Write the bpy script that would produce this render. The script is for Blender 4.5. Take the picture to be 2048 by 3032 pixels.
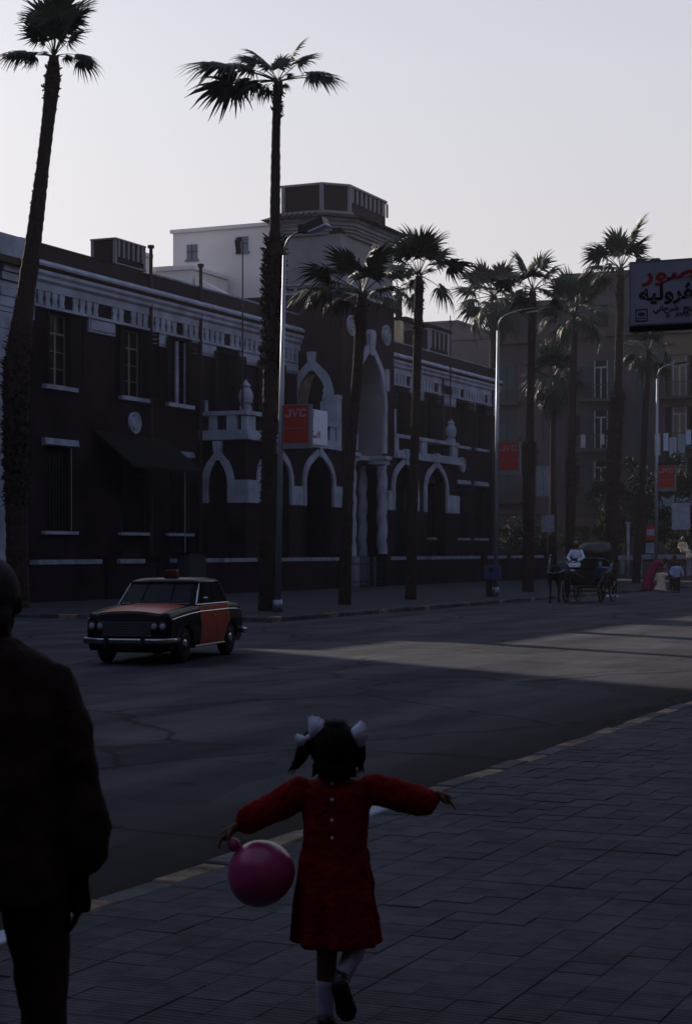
import bpy, math, random
from mathutils import Vector, Matrix, Euler
from bpy_extras.object_utils import world_to_camera_view
random.seed(7)
PI = math.pi; R = math.radians
S = bpy.context.scene; COL = S.collection
for o in list(bpy.data.objects): bpy.data.objects.remove(o)

# ------------------------------------------------------------------ camera, sky, sun, exposure
YAW = 24.0                                   # the camera looks 24 degrees left of the street axis (+Y)
cd = bpy.data.cameras.new('camera'); cam = bpy.data.objects.new('camera', cd); COL.objects.link(cam)
S.camera = cam
cam.location = (0, 0, 1.9); cam.rotation_euler = (R(90), 0, R(YAW))
cd.sensor_fit = 'VERTICAL'; cd.sensor_height = 36.0; cd.lens = 5300/3032*36.0
cd.shift_y = 112/3032; cd.clip_start = .1; cd.clip_end = 5000
cd.dof.use_dof = True; cd.dof.focus_distance = 48; cd.dof.aperture_fstop = 9
SUN_EL = 24.0; SUN_AZ = 58.0                 # degrees left of +Y
w = bpy.data.worlds.new('World'); S.world = w; w.use_nodes = True
nt = w.node_tree; nt.nodes.clear()
sky = nt.nodes.new('ShaderNodeTexSky'); sky.sky_type = 'NISHITA'; sky.sun_disc = False
sky.sun_elevation = R(SUN_EL); sky.sun_rotation = R(-SUN_AZ)
sky.altitude = 0; sky.air_density = 1.0; sky.dust_density = 2.2; sky.ozone_density = 3.0
hs = nt.nodes.new('ShaderNodeHueSaturation'); hs.inputs['Saturation'].default_value = .22
bg = nt.nodes.new('ShaderNodeBackground'); bg.inputs['Strength'].default_value = .1
wo = nt.nodes.new('ShaderNodeOutputWorld')
nt.links.new(sky.outputs[0], hs.inputs['Color'])
# haze veil: cream-white at the horizon, blue towards the zenith, the same all round
tc = nt.nodes.new('ShaderNodeTexCoord'); sp_ = nt.nodes.new('ShaderNodeSeparateXYZ'); rp = nt.nodes.new('ShaderNodeValToRGB')
for e_, (ps, c_) in zip((rp.color_ramp.elements[0], rp.color_ramp.elements[1]), ((0.0, (.84,.73,.71)), (1.0, (.16,.24,.46)))):
    e_.position = ps; e_.color = (*c_, 1)
for ps, c_ in ((.10,(.80,.73,.74)),(.26,(.72,.72,.80)),(.55,(.36,.44,.66))):
    e_ = rp.color_ramp.elements.new(ps); e_.color = (*c_, 1)
sc8 = nt.nodes.new('ShaderNodeVectorMath'); sc8.operation = 'SCALE'; sc8.inputs['Scale'].default_value = 8.6
veil = nt.nodes.new('ShaderNodeMix'); veil.data_type = 'RGBA'; veil.inputs[0].default_value = .70
nt.links.new(tc.outputs['Generated'], sp_.inputs[0]); nt.links.new(sp_.outputs['Z'], rp.inputs['Fac']); nt.links.new(rp.outputs[0], sc8.inputs[0])
nt.links.new(sc8.outputs[0], veil.inputs[7])
nt.links.new(hs.outputs[0], veil.inputs[6]); nt.links.new(veil.outputs[2], bg.inputs['Color'])
nt.links.new(bg.outputs[0], wo.inputs['Surface'])
ld = bpy.data.lights.new('sun', 'SUN'); ld.energy = 4.0; ld.angle = R(.6); ld.color = (1, .88, .74)
sun = bpy.data.objects.new('sun', ld); COL.objects.link(sun)
sdir = Vector((-math.sin(R(SUN_AZ))*math.cos(R(SUN_EL)), math.cos(R(SUN_AZ))*math.cos(R(SUN_EL)), math.sin(R(SUN_EL))))
sun.rotation_euler = (-sdir).to_track_quat('-Z', 'Y').to_euler(); sun.location = (-30, 30, 60)
S.view_settings.view_transform = 'Standard'; S.view_settings.look = 'None'
S.view_settings.exposure = 0.12; S.view_settings.gamma = 1.0; S.view_settings.use_curve_mapping = False
S.render.resolution_x = 691; S.render.resolution_y = 1024

# ------------------------------------------------------------------ helpers
def mat(name, col, rough=.8, spec=.3, var=.25, scale=3.0, bump=0.0, bscale=20, metal=0.0, island=0.0, trans=0.0, alpha=1.0, objvar=0.0, col2=None, coat=0.0):
    m = bpy.data.materials.new(name); m.use_nodes = True; t = m.node_tree
    p = t.nodes['Principled BSDF']
    p.inputs['Roughness'].default_value = rough; p.inputs['Metallic'].default_value = metal
    p.inputs['Specular IOR Level'].default_value = spec
    p.inputs['Coat Weight'].default_value = coat
    if trans: p.inputs['Transmission Weight'].default_value = trans
    g = t.nodes.new('ShaderNodeNewGeometry')
    n = t.nodes.new('ShaderNodeTexNoise'); n.inputs['Scale'].default_value = scale; n.inputs['Detail'].default_value = 6
    t.links.new(g.outputs['Position'], n.inputs['Vector'])
    r = t.nodes.new('ShaderNodeValToRGB'); r.color_ramp.elements[0].position = .3; r.color_ramp.elements[1].position = .72
    c2 = col2 or tuple(min(1, c*(1+var)) for c in col); c1 = tuple(c*(1-var) for c in col)
    r.color_ramp.elements[0].color = (*c1, 1); r.color_ramp.elements[1].color = (*c2, 1)
    t.links.new(n.outputs['Fac'], r.inputs['Fac'])
    out = r.outputs['Color']
    if objvar or island:
        mx = t.nodes.new('ShaderNodeMix'); mx.data_type = 'RGBA'; mx.blend_type = 'MULTIPLY'; mx.inputs[0].default_value = 1
        mr = t.nodes.new('ShaderNodeMapRange'); k = objvar or island
        mr.inputs['To Min'].default_value = 1-k; mr.inputs['To Max'].default_value = 1+k*.6
        if objvar:
            oi = t.nodes.new('ShaderNodeObjectInfo'); t.links.new(oi.outputs['Random'], mr.inputs['Value'])
        else: t.links.new(g.outputs['Random Per Island'], mr.inputs['Value'])
        t.links.new(out, mx.inputs[6]); t.links.new(mr.outputs[0], mx.inputs[7]); out = mx.outputs[2]
    t.links.new(out, p.inputs['Base Color'])
    if bump:
        n2 = t.nodes.new('ShaderNodeTexNoise'); n2.inputs['Scale'].default_value = bscale; n2.inputs['Detail'].default_value = 5
        t.links.new(g.outputs['Position'], n2.inputs['Vector'])
        b = t.nodes.new('ShaderNodeBump'); b.inputs['Strength'].default_value = bump; b.inputs['Distance'].default_value = .02
        t.links.new(n2.outputs['Fac'], b.inputs['Height']); t.links.new(b.outputs[0], p.inputs['Normal'])
    return m

class MB:
    def __init__(s): s.v = []; s.f = []
    def add(s, vs, fs):
        k = len(s.v); s.v += [tuple(p) for p in vs]; s.f += [tuple(i+k for i in f) for f in fs]; return s
    def box(s, x0, x1, y0, y1, z0, z1):
        if x0 > x1: x0, x1 = x1, x0
        if y0 > y1: y0, y1 = y1, y0
        if z0 > z1: z0, z1 = z1, z0
        return s.add([(x0,y0,z0),(x1,y0,z0),(x1,y1,z0),(x0,y1,z0),(x0,y0,z1),(x1,y0,z1),(x1,y1,z1),(x0,y1,z1)],
                     [(0,3,2,1),(4,5,6,7),(0,1,5,4),(1,2,6,5),(2,3,7,6),(3,0,4,7)])
    def cbox(s, c, h, M=None):
        k = len(s.v); s.box(-h[0], h[0], -h[1], h[1], -h[2], h[2])
        for i in range(k, len(s.v)):
            p = Vector(s.v[i]); p = (M @ p if M else p) + Vector(c); s.v[i] = tuple(p)
        return s
    def tube(s, pts, rads, n=8, ell=None, cap=True):
        pts = [Vector(p) for p in pts]; k = len(s.v); m = len(pts)
        if not hasattr(rads, '__len__'): rads = [rads]*m
        prev = None
        for i, p in enumerate(pts):
            d = (pts[min(i+1, m-1)] - pts[max(i-1, 0)]).normalized()
            if prev is None:
                a = Vector((1,0,0)) if abs(d.x) < .9 else Vector((0,1,0))
                a = (a - d*a.dot(d)).normalized()
            else:
                a = prev - d*prev.dot(d)
                a = a.normalized() if a.length > 1e-6 else Vector((1,0,0))
            prev = a; b = d.cross(a)
            r = rads[i]; ra, rb = (r if hasattr(r, '__len__') else (r, r))
            for j in range(n):
                t = 2*PI*j/n; s.v.append(tuple(p + a*math.cos(t)*ra + b*math.sin(t)*rb))
        for i in range(m-1):
            for j in range(n):
                q = (j+1) % n
                s.f.append((k+i*n+j, k+i*n+q, k+(i+1)*n+q, k+(i+1)*n+j))
        if cap:
            s.f.append(tuple(k+j for j in reversed(range(n)))); s.f.append(tuple(k+(m-1)*n+j for j in range(n)))
        return s
    def loft(s, rings, cap=True):
        k = len(s.v); n = len(rings[0])
        for r in rings: s.v += [tuple(p) for p in r]
        for i in range(len(rings)-1):
            for j in range(n):
                q = (j+1) % n
                s.f.append((k+i*n+j, k+i*n+q, k+(i+1)*n+q, k+(i+1)*n+j))
        if cap:
            s.f.append(tuple(k+j for j in reversed(range(n)))); s.f.append(tuple(k+(len(rings)-1)*n+j for j in range(n)))
        return s
    def lathe(s, prof, c=(0,0,0), n=16, sx=1, sy=1):
        return s.loft([[(c[0]+r*sx*math.cos(2*PI*j/n), c[1]+r*sy*math.sin(2*PI*j/n), c[2]+z) for j in range(n)] for r, z in prof])
    def ell(s, c, r, n=12, m=8, M=None):
        rings = []
        for i in range(m+1):
            t = -PI/2 + PI*i/m; cr = max(math.cos(t), .02); sz = math.sin(t)
            ring = [Vector((r[0]*cr*math.cos(2*PI*j/n), r[1]*cr*math.sin(2*PI*j/n), r[2]*sz)) for j in range(n)]
            rings.append([(M @ p if M else p) + Vector(c) for p in ring])
        return s.loft(rings)
    def prism(s, poly, axis, a, b):
        """polygon extruded along an axis; axis 'x': poly holds (y,z); 'y': (x,z); 'z': (x,y)"""
        def P(u, v, t): return (t,u,v) if axis == 'x' else ((u,t,v) if axis == 'y' else (u,v,t))
        n = len(poly); k = len(s.v)
        s.v += [P(u,v,a) for u,v in poly] + [P(u,v,b) for u,v in poly]
        s.f.append(tuple(range(k, k+n))); s.f.append(tuple(reversed(range(k+n, k+2*n))))
        for j in range(n):
            q = (j+1) % n; s.f.append((k+j, k+n+j, k+n+q, k+q))
        return s
    def ring(s, outer, inner, axis, a, b, closed=False):
        """solid band between two matching outlines, extruded along axis"""
        n = len(outer); m = n if closed else n-1
        for j in range(m):
            q = (j+1) % n
            s.prism([outer[j], outer[q], inner[q], inner[j]], axis, a, b)
        return s
    def mesh(s, name, m, smooth=False):
        me = bpy.data.meshes.new(name); me.from_pydata(s.v, [], s.f)
        if m: me.materials.append(m)
        if smooth: me.polygons.foreach_set('use_smooth', [True]*len(me.polygons))
        me.update(); return me
    def build(s, name, m, parent=None, smooth=False, world=True):
        import bmesh
        me = s.mesh(name, m, smooth)
        b = bmesh.new(); b.from_mesh(me); bmesh.ops.recalc_face_normals(b, faces=b.faces); b.to_mesh(me); b.free()
        if smooth: me.polygons.foreach_set('use_smooth', [True]*len(me.polygons))
        return link(name, me, parent, world)

def wloc(o):
    v = Vector((0,0,0))
    while o: v += o.location; o = o.parent
    return v
def link(name, me, parent=None, world=True, M=None):
    o = bpy.data.objects.new(name, me); COL.objects.link(o)
    if parent:
        o.parent = parent
        if M is not None: o.matrix_local = M
        elif world and parent.rotation_euler.z == 0: o.location = -wloc(parent)
    elif M is not None: o.matrix_local = M
    return o
def tag(o, label=None, cat=None, group=None, kind=None):
    if label: o['label'] = label
    if cat: o['category'] = cat
    if group: o['group'] = group
    if kind: o['kind'] = kind
    return o
def thing(name, label, cat, loc=(0,0,0), rz=0.0, group=None, scale=1.0):
    o = bpy.data.objects.new(name, None); COL.objects.link(o); o.location = loc; o.rotation_euler = (0,0,rz); o.scale = (scale,)*3
    o.empty_display_size = .2
    return tag(o, label, cat, group)
def copy_tree(o, parent=None):
    c = o.copy(); COL.objects.link(c)
    if parent: c.parent = parent
    for ch in list(o.children): copy_tree(ch, c)
    return c
def remesh(o, voxel, smooth=4):
    r = o.modifiers.new('r', 'REMESH'); r.mode = 'VOXEL'; r.voxel_size = voxel; r.use_smooth_shade = True
    s = o.modifiers.new('s', 'SMOOTH'); s.iterations = smooth; s.factor = .5
    return o
def bake(o):
    """apply the modifiers of o into its own mesh"""
    dg = bpy.context.evaluated_depsgraph_get(); dg.update()
    me = bpy.data.meshes.new_from_object(o.evaluated_get(dg)); o.modifiers.clear(); o.data = me
    return o
def text_mesh(body, size, m, extrude=.004, bold=0.0):
    c = bpy.data.curves.new('lettering', 'FONT'); c.body = body; c.size = size; c.extrude = extrude; c.offset = bold
    c.resolution_u = 3
    o = bpy.data.objects.new('tmp', c); COL.objects.link(o)
    dg = bpy.context.evaluated_depsgraph_get(); me = bpy.data.meshes.new_from_object(o.evaluated_get(dg))
    bpy.data.objects.remove(o); me.materials.clear(); me.materials.append(m)
    return me
CR = Vector((math.cos(R(YAW)), math.sin(R(YAW)), 0)); CF = Vector((-math.sin(R(YAW)), math.cos(R(YAW)), 0))

M = dict(
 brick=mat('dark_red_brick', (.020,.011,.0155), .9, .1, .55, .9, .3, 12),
 brick2=mat('brown_brick_parapet', (.026,.015,.018), .85, .2, .3, 2, .3, 12),
 stucco=mat('grey_white_stucco', (.30,.335,.44), .85, .2, .30, 1.2, .25, 15),
 stucco_hi=mat('pale_tower_stucco', (.24,.235,.27), .85, .2, .15, .8, .2, 10),
 tile=mat('roof_tile', (.05,.026,.02), .8, .2, .3, 4),
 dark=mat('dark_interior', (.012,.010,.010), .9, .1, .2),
 shutter=mat('brown_shutter', (.011,.007,.007), .75, .1, .3, 8),
 frame=mat('pale_wood_frame', (.20,.17,.13), .6, .3, .2, 6),
 glass=mat('window_glass', (.010,.011,.014), .12, .22, .1),
 pipe=mat('rusty_pipe', (.035,.018,.014), .6, .3, .3, 5),
 coping=mat('chalky_coping', (.24,.27,.36), .85, .2, .35, 2, .2),
 asphalt=None, pave=None,
 trunk=mat('palm_trunk', (.036,.023,.019), .9, .15, .4, 6, .5, 14),
 stub=mat('palm_leaf_stub', (.028,.020,.014), .9, .15, .4, 9, island=.4),
 frond=mat('palm_frond', (.022,.036,.013), .5, .2, .35, 3, objvar=.3),
 petiole=mat('petiole', (.07,.06,.025), .5, .4, .2, 5),
 steel=mat('galvanised_pole', (.25,.28,.34), .38, .5, .15, 2, metal=.5),
 black_metal=mat('black_metal', (.02,.02,.022), .4, .5, .2),
 signframe=mat('sign_frame', (.16,.17,.2), .5, .4, .15),
 red=mat('red_sign_face', (.34,.022,.012), .5, .3, .1),
 letter=mat('pale_lettering', (.32,.22,.26), .6, .3, .1),
 letter_dim=mat('faint_lettering', (.38,.09,.06), .6, .3, .1),
 boxblue=mat('blue_painted_box', (.02,.05,.16), .5, .4, .3, 6),
 carblack=mat('black_car_paint', (.004,.005,.007), .25, .06, .1),
 carorange=mat('orange_car_paint', (.36,.045,.012), .32, .25, .12, 3),
 chrome=mat('chrome', (.34,.36,.42), .2, .5, .05, metal=1.0),
 carglass=mat('car_glass', (.005,.006,.009), .1, .16, .05),
 rubber=mat('tyre_rubber', (.012,.012,.012), .9, .2, .2),
 lamp_glass=mat('headlamp_glass', (.35,.38,.45), .1, .8, .05),
 billface=mat('billboard_face', (.30,.31,.39), .6, .3, .12, 2),
 billred=mat('billboard_red_paint', (.30,.012,.012), .6, .3, .1),
 billblack=mat('billboard_black_paint', (.010,.010,.014), .6, .3, .1),
 billblue=mat('billboard_blue_paint', (.03,.035,.07), .6, .3, .1),
 redcloth=mat('red_dress_cloth', (.20,.010,.010), .95, .05, .25, 14, .9, 45),
 skin=mat('brown_skin', (.12,.055,.032), .55, .3, .15, 20),
 skin_dark=mat('dark_skin', (.022,.012,.009), .7, .15, .15, 20),
 hair=mat('black_hair', (.006,.004,.004), .7, .12, .4, 60, .4, 150),
 greyhair=mat('grey_hair', (.06,.06,.066), .8, .15, .4, 80, .6, 200),
 whitecloth=mat('white_cloth', (.66,.71,.88), .8, .2, .1, 20, .2, 40),
 sock=mat('white_sock', (.38,.43,.60), .9, .1, .15, 30, .3, 90),
 shoe=mat('black_shoe', (.014,.010,.010), .45, .4, .2),
 balloon=mat('pink_balloon', (.40,.045,.17), .28, .5, .12, 6, trans=.0),
 darkcloth=mat('black_jacket_cloth', (.040,.025,.024), .9, .1, .3, 12, .4, 40),
 trouser=mat('dark_trouser_cloth', (.042,.024,.022), .9, .1, .3, 12, .3, 40),
 leaf=mat('dark_leaves', (.014,.020,.010), .65, .08, .4, 2, island=.45),
 leaf2=mat('light_green_leaves', (.036,.058,.013), .65, .1, .4, 2, island=.4),
 bark=mat('bark', (.05,.038,.03), .9, .1, .3, 6, .4),
 brownwall=mat('brown_rendered_wall', (.062,.056,.068), .9, .15, .28, .35, .3, 6),
 ochre=mat('ochre_rendered_wall', (.13,.10,.072), .9, .15, .2, .5, .2, 6),
 teal=mat('faded_teal_shutter', (.022,.048,.066), .7, .2, .3, 2),
 bgwhite=mat('far_white_render', (.58,.565,.585), .9, .1, .14, .3, .1, 4),
 bggrey=mat('far_grey_render', (.10,.09,.10), .9, .1, .2, .3),
 bgblue=mat('far_blue_shutter', (.10,.14,.2), .8, .2, .2),
 orangepanel=mat('orange_pavilion_panel', (.30,.13,.05), .8, .2, .15, 2),
 laundry=mat('laundry_cloth', (.28,.32,.42), .9, .1, .2, 2),
 horse=mat('dark_horse_coat', (.014,.010,.008), .7, .1, .3, 6),
 horsewhite=mat('pale_blaze', (.22,.25,.32), .7, .2, .2, 8),
 carriage=mat('black_carriage_lacquer', (.012,.010,.011), .3, .5, .2),
 redlining=mat('dark_red_upholstery', (.16,.012,.012), .8, .2, .3, 8),
 bluecloth=mat('blue_cloth', (.05,.09,.22), .85, .1, .3, 9),
 cream=mat('cream_robe', (.70,.54,.42), .85, .1, .2, 9),
 magenta=mat('magenta_robe', (.24,.014,.07), .85, .1, .3, 9),
 ltblue=mat('light_blue_shirt', (.34,.43,.62), .85, .1, .15, 9),
 orangecloth=mat('orange_cloth', (.6,.12,.02), .8, .1, .2, 9),
 awning=mat('charcoal_canvas', (.010,.009,.012), .95, .1, .3, 1.5),
 striped=mat('grey_blue_awning', (.20,.26,.30), .9, .1, .2, 2),
 kerb_grey=mat('dirty_kerb_stone', (.075,.08,.09), .85, .2, .4, 5, .4, 30, objvar=.3),
 kerb_cream=mat('cream_painted_kerb', (.22,.17,.12), .85, .1, .7, 4, .4, 30, objvar=.2),
 kerb_white=mat('white_painted_kerb', (.34,.36,.44), .8, .2, .3, 7, .4, 30, objvar=.2),
 paint=mat('worn_road_paint', (.12,.12,.13), .85, .2, .5, 9),
 bannerred=mat('banner_red', (.25,.03,.03), .8, .1, .1),
 bannerblue=mat('banner_blue', (.05,.07,.2), .8, .1, .1),
 yellow=mat('pale_yellow_letter', (.5,.42,.25), .6, .2, .1),
 paper=mat('paper_litter', (.45,.5,.7), .8, .2, .1),
)
# asphalt: patches, tyre-polished bands along the street, dirty gutter at the near kerb
def asphalt():
    m = bpy.data.materials.new('asphalt'); m.use_nodes = True; t = m.node_tree; p = t.nodes['Principled BSDF']
    L = t.links.new; N = t.nodes.new
    g = N('ShaderNodeNewGeometry'); mp = N('ShaderNodeMapping'); mp.inputs['Scale'].default_value = (1.0,.09,1)
    L(g.outputs['Position'], mp.inputs['Vector'])
    n1 = N('ShaderNodeTexNoise'); n1.inputs['Scale'].default_value = 1.1; n1.inputs['Detail'].default_value = 5; L(mp.outputs[0], n1.inputs['Vector'])
    n2 = N('ShaderNodeTexNoise'); n2.inputs['Scale'].default_value = .5; n2.inputs['Detail'].default_value = 8; n2.inputs['Roughness'].default_value = .65; L(g.outputs['Position'], n2.inputs['Vector'])
    n3 = N('ShaderNodeTexNoise'); n3.inputs['Scale'].default_value = 45; n3.inputs['Detail'].default_value = 3; L(g.outputs['Position'], n3.inputs['Vector'])
    def ramp(src, a, b, c0, c1):
        r = N('ShaderNodeValToRGB'); r.color_ramp.elements[0].position = a; r.color_ramp.elements[1].position = b
        r.color_ramp.elements[0].color = (*c0,1); r.color_ramp.elements[1].color = (*c1,1); L(src, r.inputs['Fac']); return r.outputs[0]
    def mul(a, b, blend='MULTIPLY', f=1.0):
        x = N('ShaderNodeMix'); x.data_type = 'RGBA'; x.blend_type = blend; x.inputs[0].default_value = f
        L(a, x.inputs[6]); L(b, x.inputs[7]); return x.outputs[2]
    c = ramp(n1.outputs['Fac'], .32, .68, (.034,.036,.048), (.074,.073,.083))
    c = mul(c, ramp(n2.outputs['Fac'], .3, .7, (.65,.65,.65), (1.3,1.3,1.3)))
    c = mul(c, ramp(n3.outputs['Fac'], .3, .7, (.8,.8,.8), (1.2,1.2,1.2)))
    # gutter dirt: a band about a metre wide beside the near kerb at x=-4.9
    sx = N('ShaderNodeSeparateXYZ'); L(g.outputs['Position'], sx.inputs[0])
    ad = N('ShaderNodeMath'); ad.operation = 'MULTIPLY_ADD'; ad.inputs[1].default_value = 1.6; L(n2.outputs['Fac'], ad.inputs[0]); L(sx.outputs['X'], ad.inputs[2])
    mr = N('ShaderNodeMapRange'); mr.inputs['From Min'].default_value = -6.2; mr.inputs['From Max'].default_value = -4.3; L(ad.outputs[0], mr.inputs['Value'])
    d = N('ShaderNodeRGB'); d.outputs[0].default_value = (.018,.015,.014,1)
    x = N('ShaderNodeMix'); x.data_type = 'RGBA'; L(mr.outputs[0], x.inputs[0]); L(c, x.inputs[6]); L(d.outputs[0], x.inputs[7])
    # oil spots
    v = N('ShaderNodeTexNoise'); v.inputs['Scale'].default_value = 1.3; v.inputs['Detail'].default_value = 2; L(g.outputs['Position'], v.inputs['Vector'])
    c = mul(x.outputs[2], ramp(v.outputs['Fac'], .26, .34, (.45,.42,.4), (1,1,1)))
    wp = N('ShaderNodeVectorMath'); wp.operation = 'MULTIPLY_ADD'; L(n2.outputs['Color'], wp.inputs[0]); wp.inputs[1].default_value = (1.6,1.6,0); L(g.outputs['Position'], wp.inputs[2])
    vc = N('ShaderNodeTexVoronoi'); vc.feature = 'DISTANCE_TO_EDGE'; vc.inputs['Scale'].default_value = .23; L(wp.outputs[0], vc.inputs['Vector'])
    c = mul(c, ramp(vc.outputs['Distance'], .004, .014, (.45,.45,.45), (1,1,1)))
    mp2 = N('ShaderNodeMapping'); mp2.inputs['Scale'].default_value = (.22,.06,1); mp2.inputs['Rotation'].default_value = (0,0,.05); L(g.outputs['Position'], mp2.inputs['Vector'])
    vp = N('ShaderNodeTexVoronoi'); vp.distance = 'CHEBYCHEV'; L(mp2.outputs[0], vp.inputs['Vector'])
    sv = N('ShaderNodeSeparateXYZ'); L(vp.outputs['Color'], sv.inputs[0]); c = mul(c, ramp(sv.outputs['X'], .2, .9, (.84,.84,.85), (1.14,1.13,1.12)))
    L(c, p.inputs['Base Color']); p.inputs['Roughness'].default_value = .9; p.inputs['Specular IOR Level'].default_value = .06
    b = N('ShaderNodeBump'); b.inputs['Strength'].default_value = .5; b.inputs['Distance'].default_value = .01; L(n3.outputs['Fac'], b.inputs['Height']); L(b.outputs[0], p.inputs['Normal'])
    return m
def paving(name, base, ribs=True):
    m = bpy.data.materials.new(name); m.use_nodes = True; t = m.node_tree; p = t.nodes['Principled BSDF']
    L = t.links.new; N = t.nodes.new
    g = N('ShaderNodeNewGeometry'); oi = N('ShaderNodeObjectInfo')
    n = N('ShaderNodeTexNoise'); n.inputs['Scale'].default_value = .8; n.inputs['Detail'].default_value = 8; n.inputs['Roughness'].default_value = .7; L(g.outputs['Position'], n.inputs['Vector'])
    n2 = N('ShaderNodeTexNoise'); n2.inputs['Scale'].default_value = 9; n2.inputs['Detail'].default_value = 5; L(g.outputs['Position'], n2.inputs['Vector'])
    r = N('ShaderNodeValToRGB'); r.color_ramp.elements[0].position = .3; r.color_ramp.elements[1].position = .7
    r.color_ramp.elements[0].color = (*[c*.55 for c in base],1); r.color_ramp.elements[1].color = (*[c*1.3 for c in base],1); L(n.outputs['Fac'], r.inputs['Fac'])
    ad = N('ShaderNodeMath'); ad.operation = 'ADD'; L(g.outputs['Random Per Island'], ad.inputs[0]); L(oi.outputs['Random'], ad.inputs[1])
    fr = N('ShaderNodeMath'); fr.operation = 'FRACT'; L(ad.outputs[0], fr.inputs[0])
    mr = N('ShaderNodeMapRange'); mr.inputs['To Min'].default_value = .78; mr.inputs['To Max'].default_value = 1.2; L(fr.outputs[0], mr.inputs['Value'])
    mr2 = N('ShaderNodeMapRange'); mr2.inputs['From Min'].default_value = .3; mr2.inputs['From Max'].default_value = .7; mr2.inputs['To Min'].default_value = .75; mr2.inputs['To Max'].default_value = 1.2; L(n2.outputs['Fac'], mr2.inputs['Value'])
    mm = N('ShaderNodeMath'); mm.operation = 'MULTIPLY'; L(mr.outputs[0], mm.inputs[0]); L(mr2.outputs[0], mm.inputs[1])
    x = N('ShaderNodeMix'); x.data_type = 'RGBA'; x.blend_type = 'MULTIPLY'; x.inputs[0].default_value = 1; L(r.outputs[0], x.inputs[6]); L(mm.outputs[0], x.inputs[7])
    L(x.outputs[2], p.inputs['Base Color']); p.inputs['Roughness'].default_value = .8; p.inputs['Specular IOR Level'].default_value = .10
    b = N('ShaderNodeBump'); b.inputs['Strength'].default_value = .7; b.inputs['Distance'].default_value = .006
    if ribs:   # pressed ribs, about 3 cm apart, running across the tile
        wv = N('ShaderNodeTexWave'); wv.wave_type = 'BANDS'; wv.bands_direction = 'Y'; wv.inputs['Scale'].default_value = 8.0; wv.inputs['Distortion'].default_value = .6; wv.inputs['Detail'].default_value = 1
        L(g.outputs['Position'], wv.inputs['Vector'])
        a2 = N('ShaderNodeMath'); a2.operation = 'MULTIPLY_ADD'; a2.inputs[1].default_value = .8; L(wv.outputs['Fac'], a2.inputs[0]); L(n2.outputs['Fac'], a2.inputs[2]); L(a2.outputs[0], b.inputs['Height'])
    else: L(n2.outputs['Fac'], b.inputs['Height'])
    L(b.outputs[0], p.inputs['Normal'])
    return m
M['asphalt'] = asphalt(); M['pave'] = paving('ribbed_cement_tile', (.052,.055,.069)); M['pave_far'] = paving('far_cement_tile', (.032,.031,.037), False)

# ------------------------------------------------------------------ ground, road, pavements
tag(MB().box(-900,900,-300,2600,-.6,-.05).build('ground', mat('dusty_ground', (.12,.10,.085), .95, .1, .2, .5)), kind='structure')
tag(MB().box(-140,-4.9,-60,160,-.05,0).build('road', M['asphalt']), kind='structure')
XK = -4.9
sw = tag(MB().box(XK+.18, 14, -20, 60, -.04, .1155).build('pavement', mat('joint_mortar', (.042,.045,.056), .95, .1)), kind='structure')
# near pavement tiles: 300 nearest in view are single pieces, the rest one mesh
T = .20
def in_view(x, y, z=.12, mx=.03):
    c = world_to_camera_view(S, cam, Vector((x,y,z))); return c.z > 0 and -mx < c.x < 1+mx and -mx < c.y < 1+mx
bpy.context.view_layer.update()
tiles = []
i = 0
yy = 3.0
while yy < 34:
    xx = XK+.19; k = 0
    while xx < 3:
        wd = T
        if in_view(xx+wd/2, yy+T/2): tiles.append((xx, yy, k))
        xx += wd + (.006 if k % 3 == 2 else .002); k += 1
    yy += T + (.006 if i % 3 == 2 else .002); i += 1
tiles.sort(key=lambda t: math.hypot(t[0], t[1]))
tm = MB().box(0,T,0,T,-.02,0)
def tile_mesh():
    b = MB(); e = .0015
    b.add([(e,e,0),(T-e,e,0),(T-e,T-e,0),(e,T-e,0),(0,0,-.002),(T,0,-.002),(T,T,-.002),(0,T,-.002),(0,0,-.03),(T,0,-.03),(T,T,-.03),(0,T,-.03)],
          [(0,1,2,3),(4,5,1,0),(5,6,2,1),(6,7,3,2),(7,4,0,3),(8,9,5,4),(9,10,6,5),(10,11,7,6),(11,8,4,7)]); return b
tmesh = tile_mesh().mesh('tile', M['pave'])
for (x, y, k) in tiles[:300]:
    o = link('tile', tmesh, sw); o.location = (x, y, .12+random.uniform(-.0015,.0015)); o.rotation_euler = (random.gauss(0,.004), random.gauss(0,.004), random.gauss(0,.004))
b = MB(); t0 = tile_mesh()
for (x, y, k) in tiles[300:]:
    dz = random.uniform(-.003,.003); ax = random.gauss(0,.006); ay = random.gauss(0,.006)
    b.add([(x+p[0], y+p[1], .12+dz+p[2]+ax*(p[0]-T/2)+ay*(p[1]-T/2)) for p in t0.v], t0.f)
tag(b.build('tile_paving', M['pave'], sw), kind='stuff')
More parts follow.
